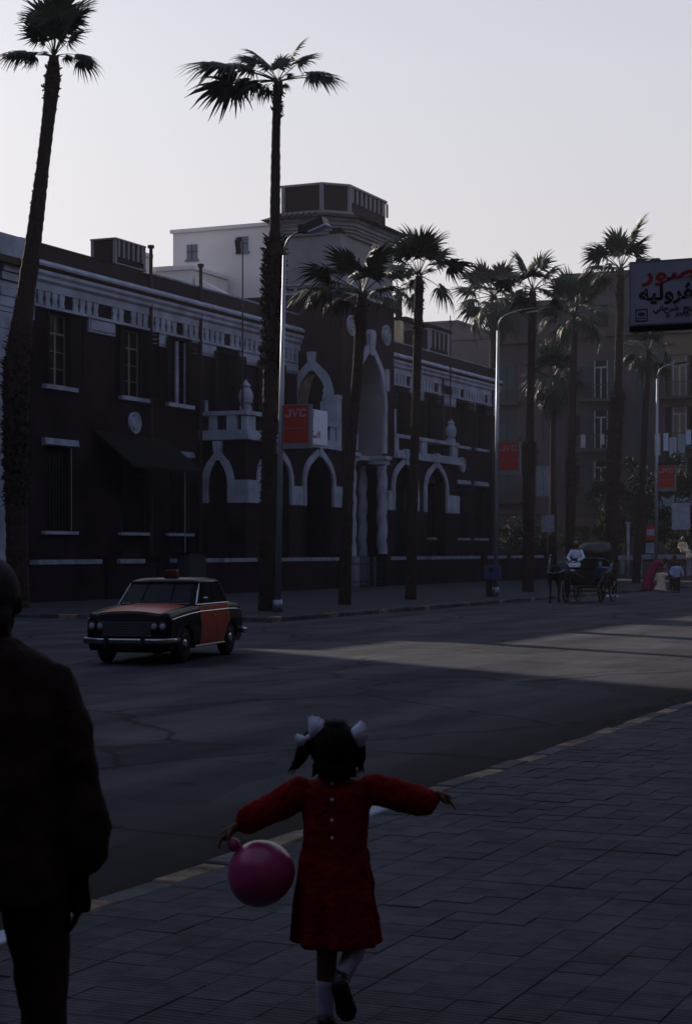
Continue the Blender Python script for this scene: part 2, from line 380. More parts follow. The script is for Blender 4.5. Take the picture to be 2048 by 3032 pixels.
# kerbstones: 0.6 m, alternately cream and bare, some white topped
def kerb_run(x0, y0, dx, dy, n, parent, wdt=.17, seq='cream'):
    L = .60; ang = math.atan2(dy, dx)
    ms = {}
    for key in ('kerb_grey','kerb_cream','kerb_white'):
        e = .012; h = .125
        bb = MB().add([(0,0,-.1),(L-.012,0,-.1),(L-.012,wdt,-.1),(0,wdt,-.1),(0,0,h-e),(L-.012,0,h-e),(L-.012,wdt,h-e),(0,wdt,h-e),(e,e,h),(L-.012-e,e,h),(L-.012-e,wdt-e,h),(e,wdt-e,h)],
            [(0,1,5,4),(1,2,6,5),(2,3,7,6),(3,0,4,7),(4,5,9,8),(5,6,10,9),(6,7,11,10),(7,4,8,11),(8,9,10,11)])
        ms[key] = bb.mesh('kerbstone', M[key])
    for k in range(n):
        key = 'kerb_grey'
        if k % 2 == 0: key = 'kerb_cream'
        if seq == 'near' and k in (5,11,12): key = 'kerb_white'
        if seq == 'far' and (k//1) % 2 == 0 and k % 3: key = 'kerb_grey'
        o = link('kerbstone', ms[key], parent)
        o.location = (x0+dx*L*k, y0+dy*L*k, random.uniform(-.012,.008)); o.rotation_euler = (random.gauss(0,.012), random.gauss(0,.008), ang+random.gauss(0,.008))
nk = tag(MB().box(XK-.01+.02, XK+.17, -10, 60, -.04, .02).build('kerb', M['kerb_grey']), kind='structure')
kerb_run(XK+.18, 3.6, 0, 1, 76, nk, seq='near')
# far pavement
XFK = -20.8; YC = 42.0
fs = MB().box(-60, XFK-.18, YC+.18, 135, -.04, .12)
farp = tag(fs.build('far_pavement', M['pave_far']), kind='structure')
fk = tag(MB().box(XFK-.17, XFK-.01, YC+.01, 135, -.04, .03).build('far_kerb', M['kerb_grey']), kind='structure')
kerb_run(XFK, YC, 0, 1, 120, fk, seq='far')
kerb_run(-38.2, YC, 1, 0, 29, fk, seq='far')
tag(MB().box(-16.9,-12.9,19.6,19.72,.004,.008).build('lane_marking', M['paint']), kind='structure')
tag(MB().box(-15.4,-14.8,18.3,18.42,.004,.008).build('lane_marking', M['paint']), kind='structure')

# ------------------------------------------------------------------ the brick mansion
XF = -37.2; XB = -35.0; Y0, Y1 = 53.2, 107.0
man = thing('brick_mansion', 'long dark red brick mansion with white cornice, arcade and central tower', 'building', (XF, 81.2, 0))
def P(mb, name, m, parent=man, smooth=False): return mb.build(name, M[m] if isinstance(m, str) else m, parent, smooth)
def holes_wall(mb, Xa, Xb, ya, yb, za, zb, holes):
    """wall slab with rectangular holes (y0,y1,z0,z1), columns may hold several holes one above another"""
    ys = sorted({ya, yb} | {h[0] for h in holes} | {h[1] for h in holes})
    for u, v in zip(ys, ys[1:]):
        hs_ = sorted([(h[2], h[3]) for h in holes if h[0] <= u+1e-6 and h[1] >= v-1e-6]); z = za
        for (a, c) in hs_:
            if a > z+1e-6: mb.box(Xa, Xb, u, v, z, a)
            z = c
        if z < zb: mb.box(Xa, Xb, u, v, z, zb)
upper = [(56.35,57.75,8.05,10.75),(61.75,63.15,8.05,10.75),(65.5,66.9,8.05,10.75),(69.7,71.3,6.95,10.6),(73.9,75.4,6.95,10.6),
         (86.9,88.4,6.95,10.6),(90.1,91.7,6.95,10.6),(94.6,96.0,8.05,10.75),(99.9,101.3,8.1,10.75),(103.1,104.5,8.1,10.75)]
lower = [(56.2,57.9,2.6,5.75),(61.6,63.3,2.6,5.75),(65.4,67.0,2.6,5.75),(99.7,101.4,2.6,5.75),(102.9,104.6,2.6,5.75),(95.0,96.6,2.6,5.75)]
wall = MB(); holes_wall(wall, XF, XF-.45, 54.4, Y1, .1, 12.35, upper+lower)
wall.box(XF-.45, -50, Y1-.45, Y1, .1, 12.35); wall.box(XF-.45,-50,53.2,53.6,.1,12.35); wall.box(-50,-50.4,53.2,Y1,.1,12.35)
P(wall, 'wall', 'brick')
P(MB().box(XF-.46,-49.9,53.7,Y1-.46,12.1,12.3), 'flat_roof', 'bggrey')
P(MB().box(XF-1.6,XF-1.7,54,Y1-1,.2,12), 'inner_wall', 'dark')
# parapet in brick with chalky coping, stepping where the rooftop box stands
P(MB().box(XF+.02,XF-.33,54.45,Y1+.0,12.62,13.2), 'parapet', 'brick2')
P(MB().box(XF+.06,XF-.37,64.2,Y1+.04,13.2,13.27), 'coping', 'coping')
P(MB().box(XF+.06,XF-.37,54.45,61.0,13.2,13.24), 'coping', 'brick2')
# cornice: tile eave, rounded moulding, frieze
def mould(y0, y1, prof, x=XF):
    return MB().prism([(x+dx, z) for dx, z in prof], 'y', y0, y1)
P(mould(54.45, Y1, [(-.2,12.62),(.02,12.62),(.14,12.60),(.30,12.52),(.38,12.42),(.36,12.34),(-.2,12.34)]), 'moulding', 'stucco')
P(mould(54.45, Y1, [(-.2,12.335),(.34,12.335),(.22,12.2),(-.2,12.2)]), 'roof_tile_eave', 'tile')
P(mould(54.45, Y1, [(-.2,12.195),(.30,12.195),(.30,12.08),(.22,11.98),(.22,11.86),(.12,11.76),(.12,11.48),(-.2,11.48)]), 'cornice', 'stucco')
# frieze of little balusters with dark slots, and hanging white panels between the windows
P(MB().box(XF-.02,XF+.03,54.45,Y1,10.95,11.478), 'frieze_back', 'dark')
bal = MB()
for z0, z1, ww in ((10.97,11.10,.33),(11.10,11.28,.27),(11.28,11.47,.35)): bal.box(.031,.11,-ww/2,ww/2,z0,z1)
bm_ = bal.mesh('baluster', M['stucco'])
y = 54.75; k = 0
panels = [(54.5,55.3),(59.0,60.95),(63.75,65.1),(67.2,69.4),(71.7,73.6),(75.7,77.7),(84.8,86.5),(88.8,89.7),(92.1,94.2),(96.4,99.3),(101.65,102.75),(104.9,107.0)]
solid = [(59.6,60.5),(97.4,98.6)]
while y < Y1-.2:
    if not (77.6 < y < 84.8) and not any(a < y < c for a, c in solid) and k % 9 != 6:
        o = link('baluster', bm_, man); o.location = (0, y-81.2, 0)
    y += .475; k += 1
P(MB().box(XF-.02,XF+.16,54.45,77.6,10.85,10.95).box(XF-.02,XF+.16,84.8,Y1,10.85,10.95), 'string_course', 'stucco')
for (a, c) in panels:
    P(MB().box(XF+.002,XF+.10,a,c,10.32,10.848).box(XF+.101,XF+.14,a+.12,c-.12,10.42,10.75), 'hanging_panel', 'stucco')
# windows
def window(y0, y1, z0, z1, shut=True, dark=False, pale=True):
    fr = MB(); X = XF-.18; t = .07
    fr.box(X,X-.06,y0,y0+t,z0,z1).box(X,X-.06,y1-t,y1,z0,z1).box(X,X-.06,y0+t,y1-t,z1-t,z1).box(X,X-.06,y0+t,y1-t,z0,z0+t)
    zt = z0+(z1-z0)*.72; ym = (y0+y1)/2
    fr.box(X,X-.05,y0+t,y1-t,zt,zt+.07).box(X+.01,X-.05,ym-.05,ym+.05,z0+t,zt).box(X+.01,X-.05,ym-.03,ym+.03,zt+.07,z1-t)
    for zz in (z0+(zt-z0)*.33, z0+(zt-z0)*.66): fr.box(X,X-.04,y0+t,ym-.05,zz,zz+.03).box(X,X-.04,ym+.05,y1-t,zz,zz+.03)
    w_ = P(fr, 'window', 'frame' if pale else 'shutter')
    for a, c in ((y0+t,ym-.05),(ym+.05,y1-t)): P(MB().box(X-.02,X-.03,a,c,z0+t,z1-t), 'pane', 'glass', w_)
    return w_
def shutter(yh, side, z0, z1, wdt, ang):
    """louvred leaf hinged at yh, opened by ang from the wall"""
    b = MB(); n = 14
    c, s_ = math.cos(ang), math.sin(ang)
    def pt(u, v, z): return (XF+.03+s_*u+c*v, yh+side*(c*u-s_*v), z)
    def slab(u0,u1,v0,v1,z0_,z1_):
        b.add([pt(u0,v0,z0_),pt(u1,v0,z0_),pt(u1,v1,z0_),pt(u0,v1,z0_),pt(u0,v0,z1_),pt(u1,v0,z1_),pt(u1,v1,z1_),pt(u0,v1,z1_)],
              [(0,3,2,1),(4,5,6,7),(0,1,5,4),(1,2,6,5),(2,3,7,6),(3,0,4,7)])
    slab(0,.07,0,.045,z0,z1); slab(wdt-.07,wdt,0,.045,z0,z1); slab(.07,wdt-.07,0,.045,z0,z0+.1); slab(.07,wdt-.07,0,.045,z1-.1,z1); 
    h = (z1-z0-.2)/n
    for k in range(n): slab(.07,wdt-.07,.01,.03,z0+.1+k*h+.02,z0+.1+(k+1)*h-.02)
    P(b, 'shutter', 'shutter')
for i, (a, c, z0, z1) in enumerate(upper):
    wn = window(a, c, z0, z1, pale=(i in (0,1)))
    if z0 > 7.5: P(MB().box(XF+.001,XF+.18,a-.42,c+.42,z0-.16,z0), 'sill', 'stucco', wn)
    shutter(a, -1, z0+.03, z1, .68, R(14 if i else 30)); shutter(c, 1, z0+.03, z1, .68, R(18 if i != 1 else 60))
P(MB().box(XF-.10,XF-.02,66.02,66.24,8.06,10.7).box(XF-.1,XF-.02,66.80,66.84,8.06,10.7), 'window_post', 'coping')
for i, (a, c, z0, z1) in enumerate(lower):
    wn = window(a, c, z0, z1, pale=False)
    P(MB().box(XF+.001,XF+.16,a-.3,c+.3,z0-.12,z0), 'sill', 'stucco', wn)
    if i != 5: P(MB().prism([(XF+.001,5.76),(XF+.2,5.82),(XF+.14,6.06),(XF+.001,6.06)], 'y', a-.28, c+.3), 'lintel', 'coping', wn)
    gb = MB()
    for k in range(9): gb.box(XF+.02,XF+.04,a+(c-a)*k/8-.01,a+(c-a)*k/8+.01,z0,z1-.2)
    P(gb, 'window_grille', 'black_metal', wn)
# medallions
def medal(X, yc, zc, r, parent=man):
    b = MB(); n = 28
    for r0, r1, t in ((r,r*.86,.12),(r*.86,r*.74,.06),(r*.62,.02,.08)):
        o_ = [(yc+r0*math.cos(2*PI*j/n), zc+r0*math.sin(2*PI*j/n)) for j in range(n)]
        i_ = [(yc+r1*math.cos(2*PI*j/n), zc+r1*math.sin(2*PI*j/n)) for j in range(n)]
        b.ring(o_, i_, 'x', X+.002, X+t, True)
    for k in range(8):
        t = 2*PI*k/8; b.cbox((X+.09, yc+.42*r*math.cos(t), zc+.42*r*math.sin(t)), (.03,.05,.13*r/.4), Matrix.Rotation(-t+PI/2, 3, 'X'))
    P(b, 'medallion', 'stucco', parent)
medal(XF, 62.5, 7.02, .44); medal(XF, 100.5, 6.98, .46)
for yy, zt in ((59.15,10.3),(63.62,14.35),(67.85,14.2),(105.6,14.35),(97.0,12.6)):
    if zt > 11: P(MB().tube([(XF+.16,yy,.2),(XF+.16,yy,zt-.12)], .075, 8).tube([(XF+.16,yy,zt-.12),(XF+.16,yy,zt)], .14, 8), 'drainpipe', 'pipe')
# rooftop boxes with chevron slats
def roofbox(X0, X1, ya, yb, z0, z1, slats=6, corner=0):
    b = MB().box(X0-.05,X1,ya+.06,yb-.06,z0+.08,z1-.06)
    t = P(b, 'rooftop_box', 'brick2')
    fr = MB()
    for yy in (ya, yb-.12):
        for xx in (X0, X1+.12): fr.box(xx, xx-.12, yy, yy+.12, z0, z1)
    fr.box(X0+.02,X1-.02,ya-.02,yb+.02,z1,z1+.06).box(X0+.02,X1-.02,ya-.02,yb+.02,z0-.06,z0)
    P(fr, 'box_frame', 'stucco_hi', t)
    for k in range(slats):
        yy = ya+.28+(yb-ya-.5)*k/(slats-1)-.06; P(MB().box(X0-.048,X0+.01,yy,yy+.14,z0+.25,z1-.01), 'slat', 'stucco_hi', t)
    return t
roofbox(XF-.05, XF-1.2, 61.2, 63.55, 13.33, 14.25)
# left pavilion: rusticated white stone
for k in range(18):
    z = .2+k*.6
    if z > 10.6: break
    P(MB().box(XF+.16,XF-.4,53.0+.0,54.38,z+.015,z+.585).box(XF+.11,XF-.4,53.02,54.36,z-.015,z+.015), 'stone_course', 'stucco')
P(MB().box(XF+.3,XF-1.6,50,54.5,12.35,13.15), 'corner_block', 'stucco')
for z0,z1,d in ((10.6,10.95,.2),(10.97,11.25,.24),(11.27,11.5,.2),(11.52,11.8,.3),(11.82,12.05,.38)): P(MB().box(XF+d,XF-.4,52.98,54.44,z0,z1), 'cornice', 'stucco')
P(MB().box(XF+.6,XF-1.6,50,54.6,12.06,12.2).box(XF+.45,XF-1.6,50,54.55,12.2,12.348), 'roof_tile_eave', 'tile')
lw = MB().box(XF+.1,XF-11,45,52.98,.1,12.05); P(lw, 'wall', 'brick')
P(MB().box(XF+.3,XF+.1,52.5,53.9,7.7,7.9).box(XF+.26,XF+.17,52.5,53.8,8.6,8.72).box(XF+.25,XF+.17,53.6,53.75,7.9,8.6), 'window', 'coping')
P(MB().box(XF+.25,XF+.17,53.3,53.8,3.9,5.0), 'white_panel', 'coping')

# --- the arcade bay with roof terrace
ZD = 6.62
def parch(yc, wd, zs, rise, n=14, sh=0.0):
    """pointed horseshoe outline from left foot to right foot"""
    pts = []
    h = wd/2
    for i in range(n+1):
        t = i/n; a = t*PI
        x = -math.cos(a)*h; z = (math.sin(a)**.88)*rise
        x *= 1
        pts.append((yc+x, zs+z*(1-.0*abs(x))))
    # sharpen crown
    return [(p[0], p[1] + (rise*.16*max(0, 1-abs(p[0]-yc)/(h*.45)))) for p in pts]
def arch_wall(ya, yb, z0, z1, arches, X0, X1, name='wall', m='brick', axis='x'):
    b = MB(); y = ya
    def bx(u0,u1,z0_,z1_):
        if u1-u0 < 1e-4: return
        if axis == 'x': b.box(X0,X1,u0,u1,z0_,z1_)
        else: b.box(u0,u1,X0,X1,z0_,z1_)
    for (yc, wd, zs, rise) in arches:
        bx(y, yc-wd/2, z0, z1); pts = parch(yc, wd, zs, rise)
        for p, q in zip(pts, pts[1:]): 
            if q[0]-p[0] > 1e-5: b.prism([(p[0],p[1]),(q[0],q[1]),(q[0],z1),(p[0],z1)], axis, X0, X1)
        y = yc+wd/2
    bx(y, yb, z0, z1)
    return P(b, name, m)
def arch_trim(yc, wd, zs, rise, X, parent=None, zf=3.92, out=.30, key=True, axis='x', sgn=1, d=.12):
    pi_ = parch(yc, wd, zs, rise); po = [(yc+(p[0]-yc)*(1+2*out/wd), zs+(p[1]-zs)*(1+out*1.0/rise)) for p in pi_]
    a, c = X+.002*sgn, X+d*sgn
    b = MB().ring(po, pi_, axis, a, c)
    o = P(b, 'arch_surround', 'stucco')
    for (u0,u1) in ((yc-wd/2-out, yc-wd/2),(yc+wd/2, yc+wd/2+out)):
        bb = MB()
        if axis == 'x': bb.box(a, X+(d+.02)*sgn, u0, u1, zf, zs)
        else: bb.box(u0, u1, a, X+(d+.02)*sgn, zf, zs)
        P(bb, 'jamb_stone', 'stucco', o)
    if key:
        zt = max(p[1] for p in pi_); bb = MB()
        poly = [(yc-.13,zt-.08),(yc+.13,zt-.08),(yc+.22,zt+out+.42),(yc-.22,zt+out+.42)]
        bb.prism(poly, axis, a, X+(d+.07)*sgn); P(bb, 'keystone', 'stucco', o)
    return o
archesL = [(70.85,3.0,4.75,1.3),(75.45,3.0,4.8,1.3)]; archesR = [(86.05,3.0,4.95,1.25),(90.5,3.0,4.95,1.25)]
arch_wall(68.08, 78.9, .1, ZD-.02, archesL, XB, XB-.5)
arch_wall(83.6, 93.9, .1, ZD-.02, archesR, XB, XB-.5)
for a in archesL+archesR: arch_trim(*a, XB)
for (a, c) in ((68.06,69.03),(77.27,78.85),(83.7,84.23),(92.32,93.92)):
    P(MB().box(XB+.002,XB+.13,a,c,3.92,4.9), 'impost_block', 'stucco')
P(MB().box(XB+.002,XB+.10,72.68,73.62,3.92,4.78), 'impost_block', 'stucco')
# side wall of the bay (faces the camera) with its own arch
arch_wall(XF+.02, XB-.5, .1, ZD-.02, [(-36.3,.95,4.5,1.2)], 68.1, 68.5, axis='y')
arch_trim(-36.3, .95, 4.5, 1.15, 68.1, axis='y', sgn=-1, out=.32)
P(MB().box(XB-.55,XB+.13,68.0,68.098,3.92,4.9), 'impost_block', 'stucco')
P(MB().box(XB-.5,XF+.02,68.6,93.6,ZD-.25,ZD-.02), 'terrace_floor', 'stucco')
# pale screens seen inside the arches
for (a, c) in ((71.4,72.2),(76.0,76.9),(86.6,87.3),(91.0,91.9)): P(MB().box(XF+.12,XF+.3,a,c,3.9,5.6), 'inner_pier', 'coping')
def balustrade(ya, yb, X, m='stucco', posts=()):
    P(MB().box(X-.42,X+.22,ya-.14,yb+.14,ZD,ZD+.20).box(X-.4,X+.12,ya-.06,yb+.06,ZD+.201,ZD+.42), 'balcony_slab', m)
    P(MB().box(X-.30,X+.10,ya-.08,yb+.08,7.68,7.86), 'balcony_rail', m)
    for (u, v) in posts: P(MB().box(X-.22,X+.04,u,v,ZD+.421,7.679), 'balcony_post', m)
    b = MB()
    n = int((yb-ya)/.22)
    for k in range(n):
        yy = ya+.2+k*(yb-ya-.4)/max(1,n-1); b.tube([(X-.1,yy,ZD+.42),(X-.1,yy,7.68)], .028, 6)
    tag(P(b, 'balcony_bars', 'shutter'), kind='stuff')
balustrade(68.08, 77.3, XB, posts=((68.1,68.95),(72.7,73.6),(76.7,77.3)))
balustrade(84.75, 93.9, XB, posts=((84.8,85.2),(88.4,89.2),(93.0,93.85)))
# side run of the balcony along the bay's flank
P(MB().box(XF,XB-.42,67.92,68.3,ZD,ZD+.42), 'balcony_slab', 'stucco'); P(MB().box(XF,XB-.30,68.0,68.3,7.68,7.86), 'balcony_rail', 'stucco')
P(MB().box(XB-.9,XB-.425,68.04,68.26,ZD+.421,7.679), 'balcony_post', 'stucco'); P(MB().box(-36.75,-36.45,68.04,68.26,ZD+.421,7.679), 'balcony_post', 'stucco')
P(MB().tube([(-36.95,68.15,7.86),(-36.95,68.15,8.35)], .09, 8), 'rail_stub', 'coping')
def finial(X, Y):
    b = MB().box(X-.2,X+.2,Y-.2,Y+.2,7.862,8.06)
    b.lathe([(.2,8.06),(.2,8.12),(.27,8.2),(.31,8.45),(.29,8.66),(.2,8.78),(.17,8.86),(.22,8.92),(.17,9.0),(.1,9.06),(.07,9.14),(.02,9.2)], (X,Y,0), 12)
    P(b, 'finial', 'stucco', smooth=False)
finial(XB-.12, 68.35); finial(XB-.12, 93.2)
for (X, Y, zt) in ((XB-.1,68.0,15.15),(XB-.12,93.1,14.9)):
    t = P(MB().tube([(X,Y,7.9),(X,Y,zt)], [.045,.03], 6), 'mast', 'black_metal')
P(MB().tube([(XB-.22,67.9,14.55),(XB-.22,67.75,15.1)], .13, 8).box(XB-.3,XB,67.75,68.0,15.02,15.2), 'mast_lantern', 'black_metal')
P(MB().tube([(XB-.12,93.1,14.5),(XB-.12,93.1,14.62)], .1, 8).box(XB-.3,XB+.06,93.07,93.13,14.3,14.34), 'mast_cap', 'black_metal')
# --- the tower with giant portal
TY0, TY1, TX1 = 77.9, 84.5, -38.15
ZT = 14.2
ap = [(81.25,3.3,9.2,2.2)]
arch_wall(TY0, TY1, ZD+.02, ZT, ap, XB+.06, XB-2.2)           # front with deep arched recess
P(MB().box(XB-2.21,TX1-2,TY0+.02,TY1-.02,12.3,ZT).box(XB-2.21,XB-2.5,TY0+.02,TY1-.02,ZD+.02,12.3), 'tower_wall', 'brick')
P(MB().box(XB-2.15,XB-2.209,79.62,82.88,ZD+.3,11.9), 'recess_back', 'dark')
# right jamb of the recess is pale plaster
P(MB().box(XB+.10,XB-2.1,82.84,82.899,ZD,9.2), 'portal_reveal', 'stucco_hi')
b = MB(); pin = parch(81.25,3.3,9.2,2.2)
pin2 = [(81.25+(p[0]-81.25)*.982, 9.2+(p[1]-9.2)*.985) for p in pin]; b.ring(pin, pin2, 'x', XB+.08, XB-2.1); P(b, 'portal_soffit', 'stucco_hi')
b = MB(); po = [(81.25+(p[0]-81.25)*1.26, 9.2+(p[1]-9.2)*1.16) for p in pin]; b.ring(po, pin, 'x', XB+.062, XB+.2)
ps = P(b, 'portal_surround', 'stucco')
for (a, c) in ((79.18,79.6),(82.9,83.32)): P(MB().box(XB+.062,XB+.2,a,c,6.75,9.2), 'jamb_stone', 'stucco', ps)
P(MB().prism([(81.05,11.5),(81.45,11.5),(81.62,12.55),(81.5,12.75),(81.0,12.75),(80.88,12.55)], 'x', XB+.062, XB+.3), 'keystone', 'stucco', ps)
P(MB().box(XB+.062,XB+.24,83.0,83.5,9.9,11.0), 'surround_step', 'stucco', ps)
for (a, c) in ((78.9,79.75),(82.75,83.6)):
    P(MB().box(XB-2.1,XB+.32,a,c,6.44,6.62).box(XB-2.0,XB+.22,a+.05,c-.05,6.2,6.439), 'portal_capital', 'stucco')
    for Xc in (XB-.05, XB-1.15):
        yc = (a+c)/2; rings = []
        for k in range(60):
            z = 1.55+k*(6.19-1.55)/59; ring = []
            for j in range(20):
                t = 2*PI*j/20; tw = t*3 - k*.42
                r = .25+.035*math.cos(tw); ring.append((Xc+r*math.cos(t), yc+r*math.sin(t), z))
            rings.append(ring)
        P(MB().loft(rings), 'twisted_column', 'stucco', smooth=True)
        P(MB().box(Xc-.33,Xc+.33,yc-.33,yc+.33,.1,1.56), 'pedestal', 'stucco')
P(MB().box(XB-1.9,XB-2.0,79.6,82.9,.2,6.2), 'entrance_door', 'shutter')
P(MB().box(XB+.06,XB-2.2,78.91,79.0,.1,6.18), 'portal_flank', 'brick'); P(MB().box(XB+.0,XB-2.2,83.52,83.6,.1,6.18), 'portal_flank', 'brick')
medal(XB+.06, 79.0, 12.72, .5); medal(XB+.06, 83.35, 12.72, .52)
# pointed window on the tower flank, over the terrace
b = MB(); fl = [(-36.45,1.55,9.3,1.2)]
arch_trim(-36.45, 1.5, 9.0, 1.35, TY0+.0, axis='y', sgn=-1, out=.42, zf=6.9)
P(MB().prism([(q[0],q[1]) for q in parch(-36.45,1.5,9.0,1.35)]+[(-35.7,6.9),(-37.2,6.9)], 'y', TY0-.004, TY0-.02), 'flank_opening', 'dark')
P(MB().prism([(-37.2,6.9),(-36.75,6.9),(-36.72,8.8),(-36.5,9.9),(-36.3,10.3),(-36.62,10.3),(-37.05,9.9),(-37.19,9.0)], 'y', TY0-.021, TY0-.03), 'flank_reveal', mat('warm_plaster', (.19,.13,.10), .9, .1, .3, 3))
P(MB().box(TX1,XF-.2,TY0-.01,TY0-.09,6.9,10.3), 'flank_pier', 'brick')
P(MB().box(XB-.5,XB+.1,77.32,77.88,6.6,9.1).box(XB-.55,XB+.14,77.34,77.86,9.1,9.25), 'terrace_pier', 'stucco')
P(MB().box(XB-.85,XB-.52,77.5,77.8,6.9,9.0).lathe([(.1,9.0),(.13,9.2),(.06,9.35),(.1,9.5),(.02,9.65)], (XB-.7,77.65,0), 8), 'terrace_pier', 'stucco')
P(MB().box(XB-.5,XB+.1,84.52,84.74,6.6,9.1), 'terrace_pier', 'stucco')
# fretwork band
def band(z0, z1, d, m, name, y0=TY0, y1=TY1, xf=XB+.06):
    return P(MB().box(xf+d, TX1, y0-d, y1+d, z0, z1), name, m)
band(14.2,14.27,.10,'stucco','band_ledge'); band(14.27,14.62,.03,'stucco_hi','fret_band'); band(14.62,14.70,.12,'stucco','band_ledge')
fb = MB().box(-.0,.02,-.17,.17,-.055,.055)
me_ = fb.mesh('fret', M['shutter'])
for k in range(12):
    o = link('fret', me_, man, False); o.location = (XB+.092-XF, TY0+.35+k*.535-81.2, 14.445)
fb2 = MB().box(-.17,.17,-.02,0,-.055,.055).mesh('fret', M['shutter'])
for k in range(5):
    o = link('fret', fb2, man, False); o.location = (XB-.4-k*.55-XF, TY0-.032-81.2, 14.445)
# belvedere storey in pale stucco, brick corner strips
P(MB().box(XB+.0,TX1+.1,TY0+.06,TY1-.06,14.7,17.3), 'belvedere_wall', 'brick')
P(MB().box(XB-3.25,XB+.04,TY0+.02,TY0+.058,14.7,17.0).box(XB+.002,XB+.04,TY0+.06,TY1-.2,14.7,17.0), 'stucco_panel', 'stucco_hi')
def octa(d, z0, z1, ch=1.0, d2=None):
    d2 = d if d2 is None else d2
    def ring(dd, z):
        x1 = XB+.06+dd; y0 = TY0-dd; y1 = TY1+dd; x0 = TX1-dd*.8; c = ch+dd*.4
        return [(x0,y0,z),(x1-c,y0,z),(x1,y0+c,z),(x1,y1-c,z),(x1-c,y1,z),(x0,y1,z)]
    return MB().loft([ring(d, z0), ring(d2, z1)])
for z0,z1,d,m_ in ((17.0,17.16,.12,'stucco_hi'),(17.16,17.3,.22,'stucco_hi'),(17.3,17.42,.32,'stucco'),(17.42,17.62,.44,'stucco_hi'),(17.62,17.76,.56,'stucco')): P(octa(d, z0, z1-.002, .9), 'cornice', m_)
P(octa(.85, 17.762, 18.0, .9, .35), 'roof_tile_eave', 'tile')
tl = MB().tube([(0,0,0),(.44,0,.22)], .05, 6).mesh('roof_tile', M['tile'])
for k in range(22):
    o = link('roof_tile', tl, man, False); o.matrix_local = Matrix.Translation((XB+.93-XF, TY0+.6+k*.27-81.2, 17.80)) @ Matrix.Rotation(PI, 4, 'Z')
for k in range(8):
    o = link('roof_tile', tl, man, False); o.matrix_local = Matrix.Translation((XB-1.1-k*.3-XF, TY0-.85-81.2, 17.80)) @ Matrix.Rotation(PI/2, 4, 'Z')
cap = P(octa(-.05, 18.0, 19.42, 1.0), 'crown_box', 'brick2')
P(octa(.04, 19.42, 19.52, 1.0), 'crown_coping', 'stucco_hi', cap)
P(octa(.03, 18.002, 18.2, 1.0), 'crown_base', 'stucco_hi', cap)
for (x, y) in ((XB-.98,TY0+.0),(XB+.02,TY0+1.05),(XB-3.0,TY0+.0)):
    P(MB().box(x-.07,x+.09,y-.07,y+.09,18.2,19.42), 'crown_post', 'stucco_hi', cap)
for k in range(9):
    y = TY0+1.35+k*.54; P(MB().box(XB+.0,XB+.05,y,y+.20,18.72,19.4), 'slat', 'stucco_hi', cap)
# lean-to awning on the left wing
P(MB().prism([(XF+.02,6.55),(-35.4,5.15),(-35.42,5.05),(XF+.02,6.35)], 'y', 59.5, 65.0), 'canvas_awning', 'awning')
P(MB().tube([(-35.5,63.7,.1),(-35.5,63.7,5.15)], .03, 6), 'awning_post', 'steel'); P(MB().tube([(XF+.2,57.6,2.6),(XF+.2,57.6,5.75)], .025, 6), 'thin_pipe', 'steel')
# white banner hung on the terrace
bn = thing('cloth_banner', 'white cloth banner with blue and red writing hung on the terrace railing', 'banner', (XB+.2, 71.9, 6.9))
MB().box(XB+.225,XB+.26,72.2,75.9,6.75,8.35).build('cloth', M['whitecloth'], bn)
for zz, m_, sz in ((7.98,'bannerblue',.26),(7.68,'bannerblue',.24),(7.38,'bannerblue',.22),(7.05,'bannerred',.26)):
    txt = random.choice(['\uFE94\uFEF4\uFE91\uFEAE\uFECC\uFEDF\uFE8D','\uFE94\uFEF3\uFEAD\uFEAA\uFEE8\uFEDC\uFEB3\uFEFB\uFE8D'])
    me = text_mesh(txt, sz*1.7, M[m_], .003, .01); o = link('lettering', me, bn, False)
    o.matrix_local = Matrix.Translation((.065, 1.4, zz-6.9)) @ Matrix.Rotation(PI/2, 4, 'Z') @ Matrix.Rotation(PI/2, 4, 'X')
# shop sign letters at the far left
sg = thing('neon_shop_lettering', 'pale yellow Arabic neon letters on the wall at the left edge', 'sign', (XF+.2, 53.1, 5.4))
for zz, tx in ((.62,'\uFE95'),(.0,'\uFE95\uFE8E\uFEE7')):
    o = link('letter', text_mesh(tx, .72, M['yellow'], .02, .0), sg, False); o.matrix_local = Matrix.Translation((0,-.25,zz)) @ Matrix.Rotation(PI/2, 4, 'Z') @ Matrix.Rotation(PI/2, 4, 'X')

# ------------------------------------------------------------------ low garden wall with white coping
gw = thing('garden_wall', 'low dark brick garden wall with white coping in front of the mansion', 'wall', (-34, 79, .12))
def gseg(a, c, cop):
    MB().box(-34.3,-34.0,a,c,.1,1.40).build('wall_panel', M['brick'], gw)
    for (u, v) in cop: MB().box(-34.34,-33.95,u,v,1.402,1.56).build('coping', M['coping'], gw)
def gpier(y): MB().box(-34.42,-33.9,y-.3,y+.3,.1,1.62).box(-34.46,-33.86,y-.34,y+.34,1.62,1.70).build('pier', M['brick'], gw)
gseg(46,75.5,[(50.9,54.9),(56.1,57.9),(60.4,61.3),(62.6,63.6),(64.2,67.8),(68.6,72.3),(72.35,75.5)])
gseg(81.6,107.1,[(81.7,86.3),(87.3,91.7),(91.75,94.8),(96.0,99.3),(99.9,103.0),(104.3,106.4)])
for y in (55.5,59.2,68.2,75.8,81.3,95.4,99.6,103.6,107.0): gpier(y)
gate = thing('iron_gate', 'tall closed iron gate between brick piers before the twisted columns', 'gate', (-34.1,78.5,.12))
for k in range(20): MB().tube([(-34.1,76.2+k*.25,.15),(-34.1,76.2+k*.25,1.5+.12*math.sin(k*PI/19))], .018, 5).build('bar', M['black_metal'], gate)
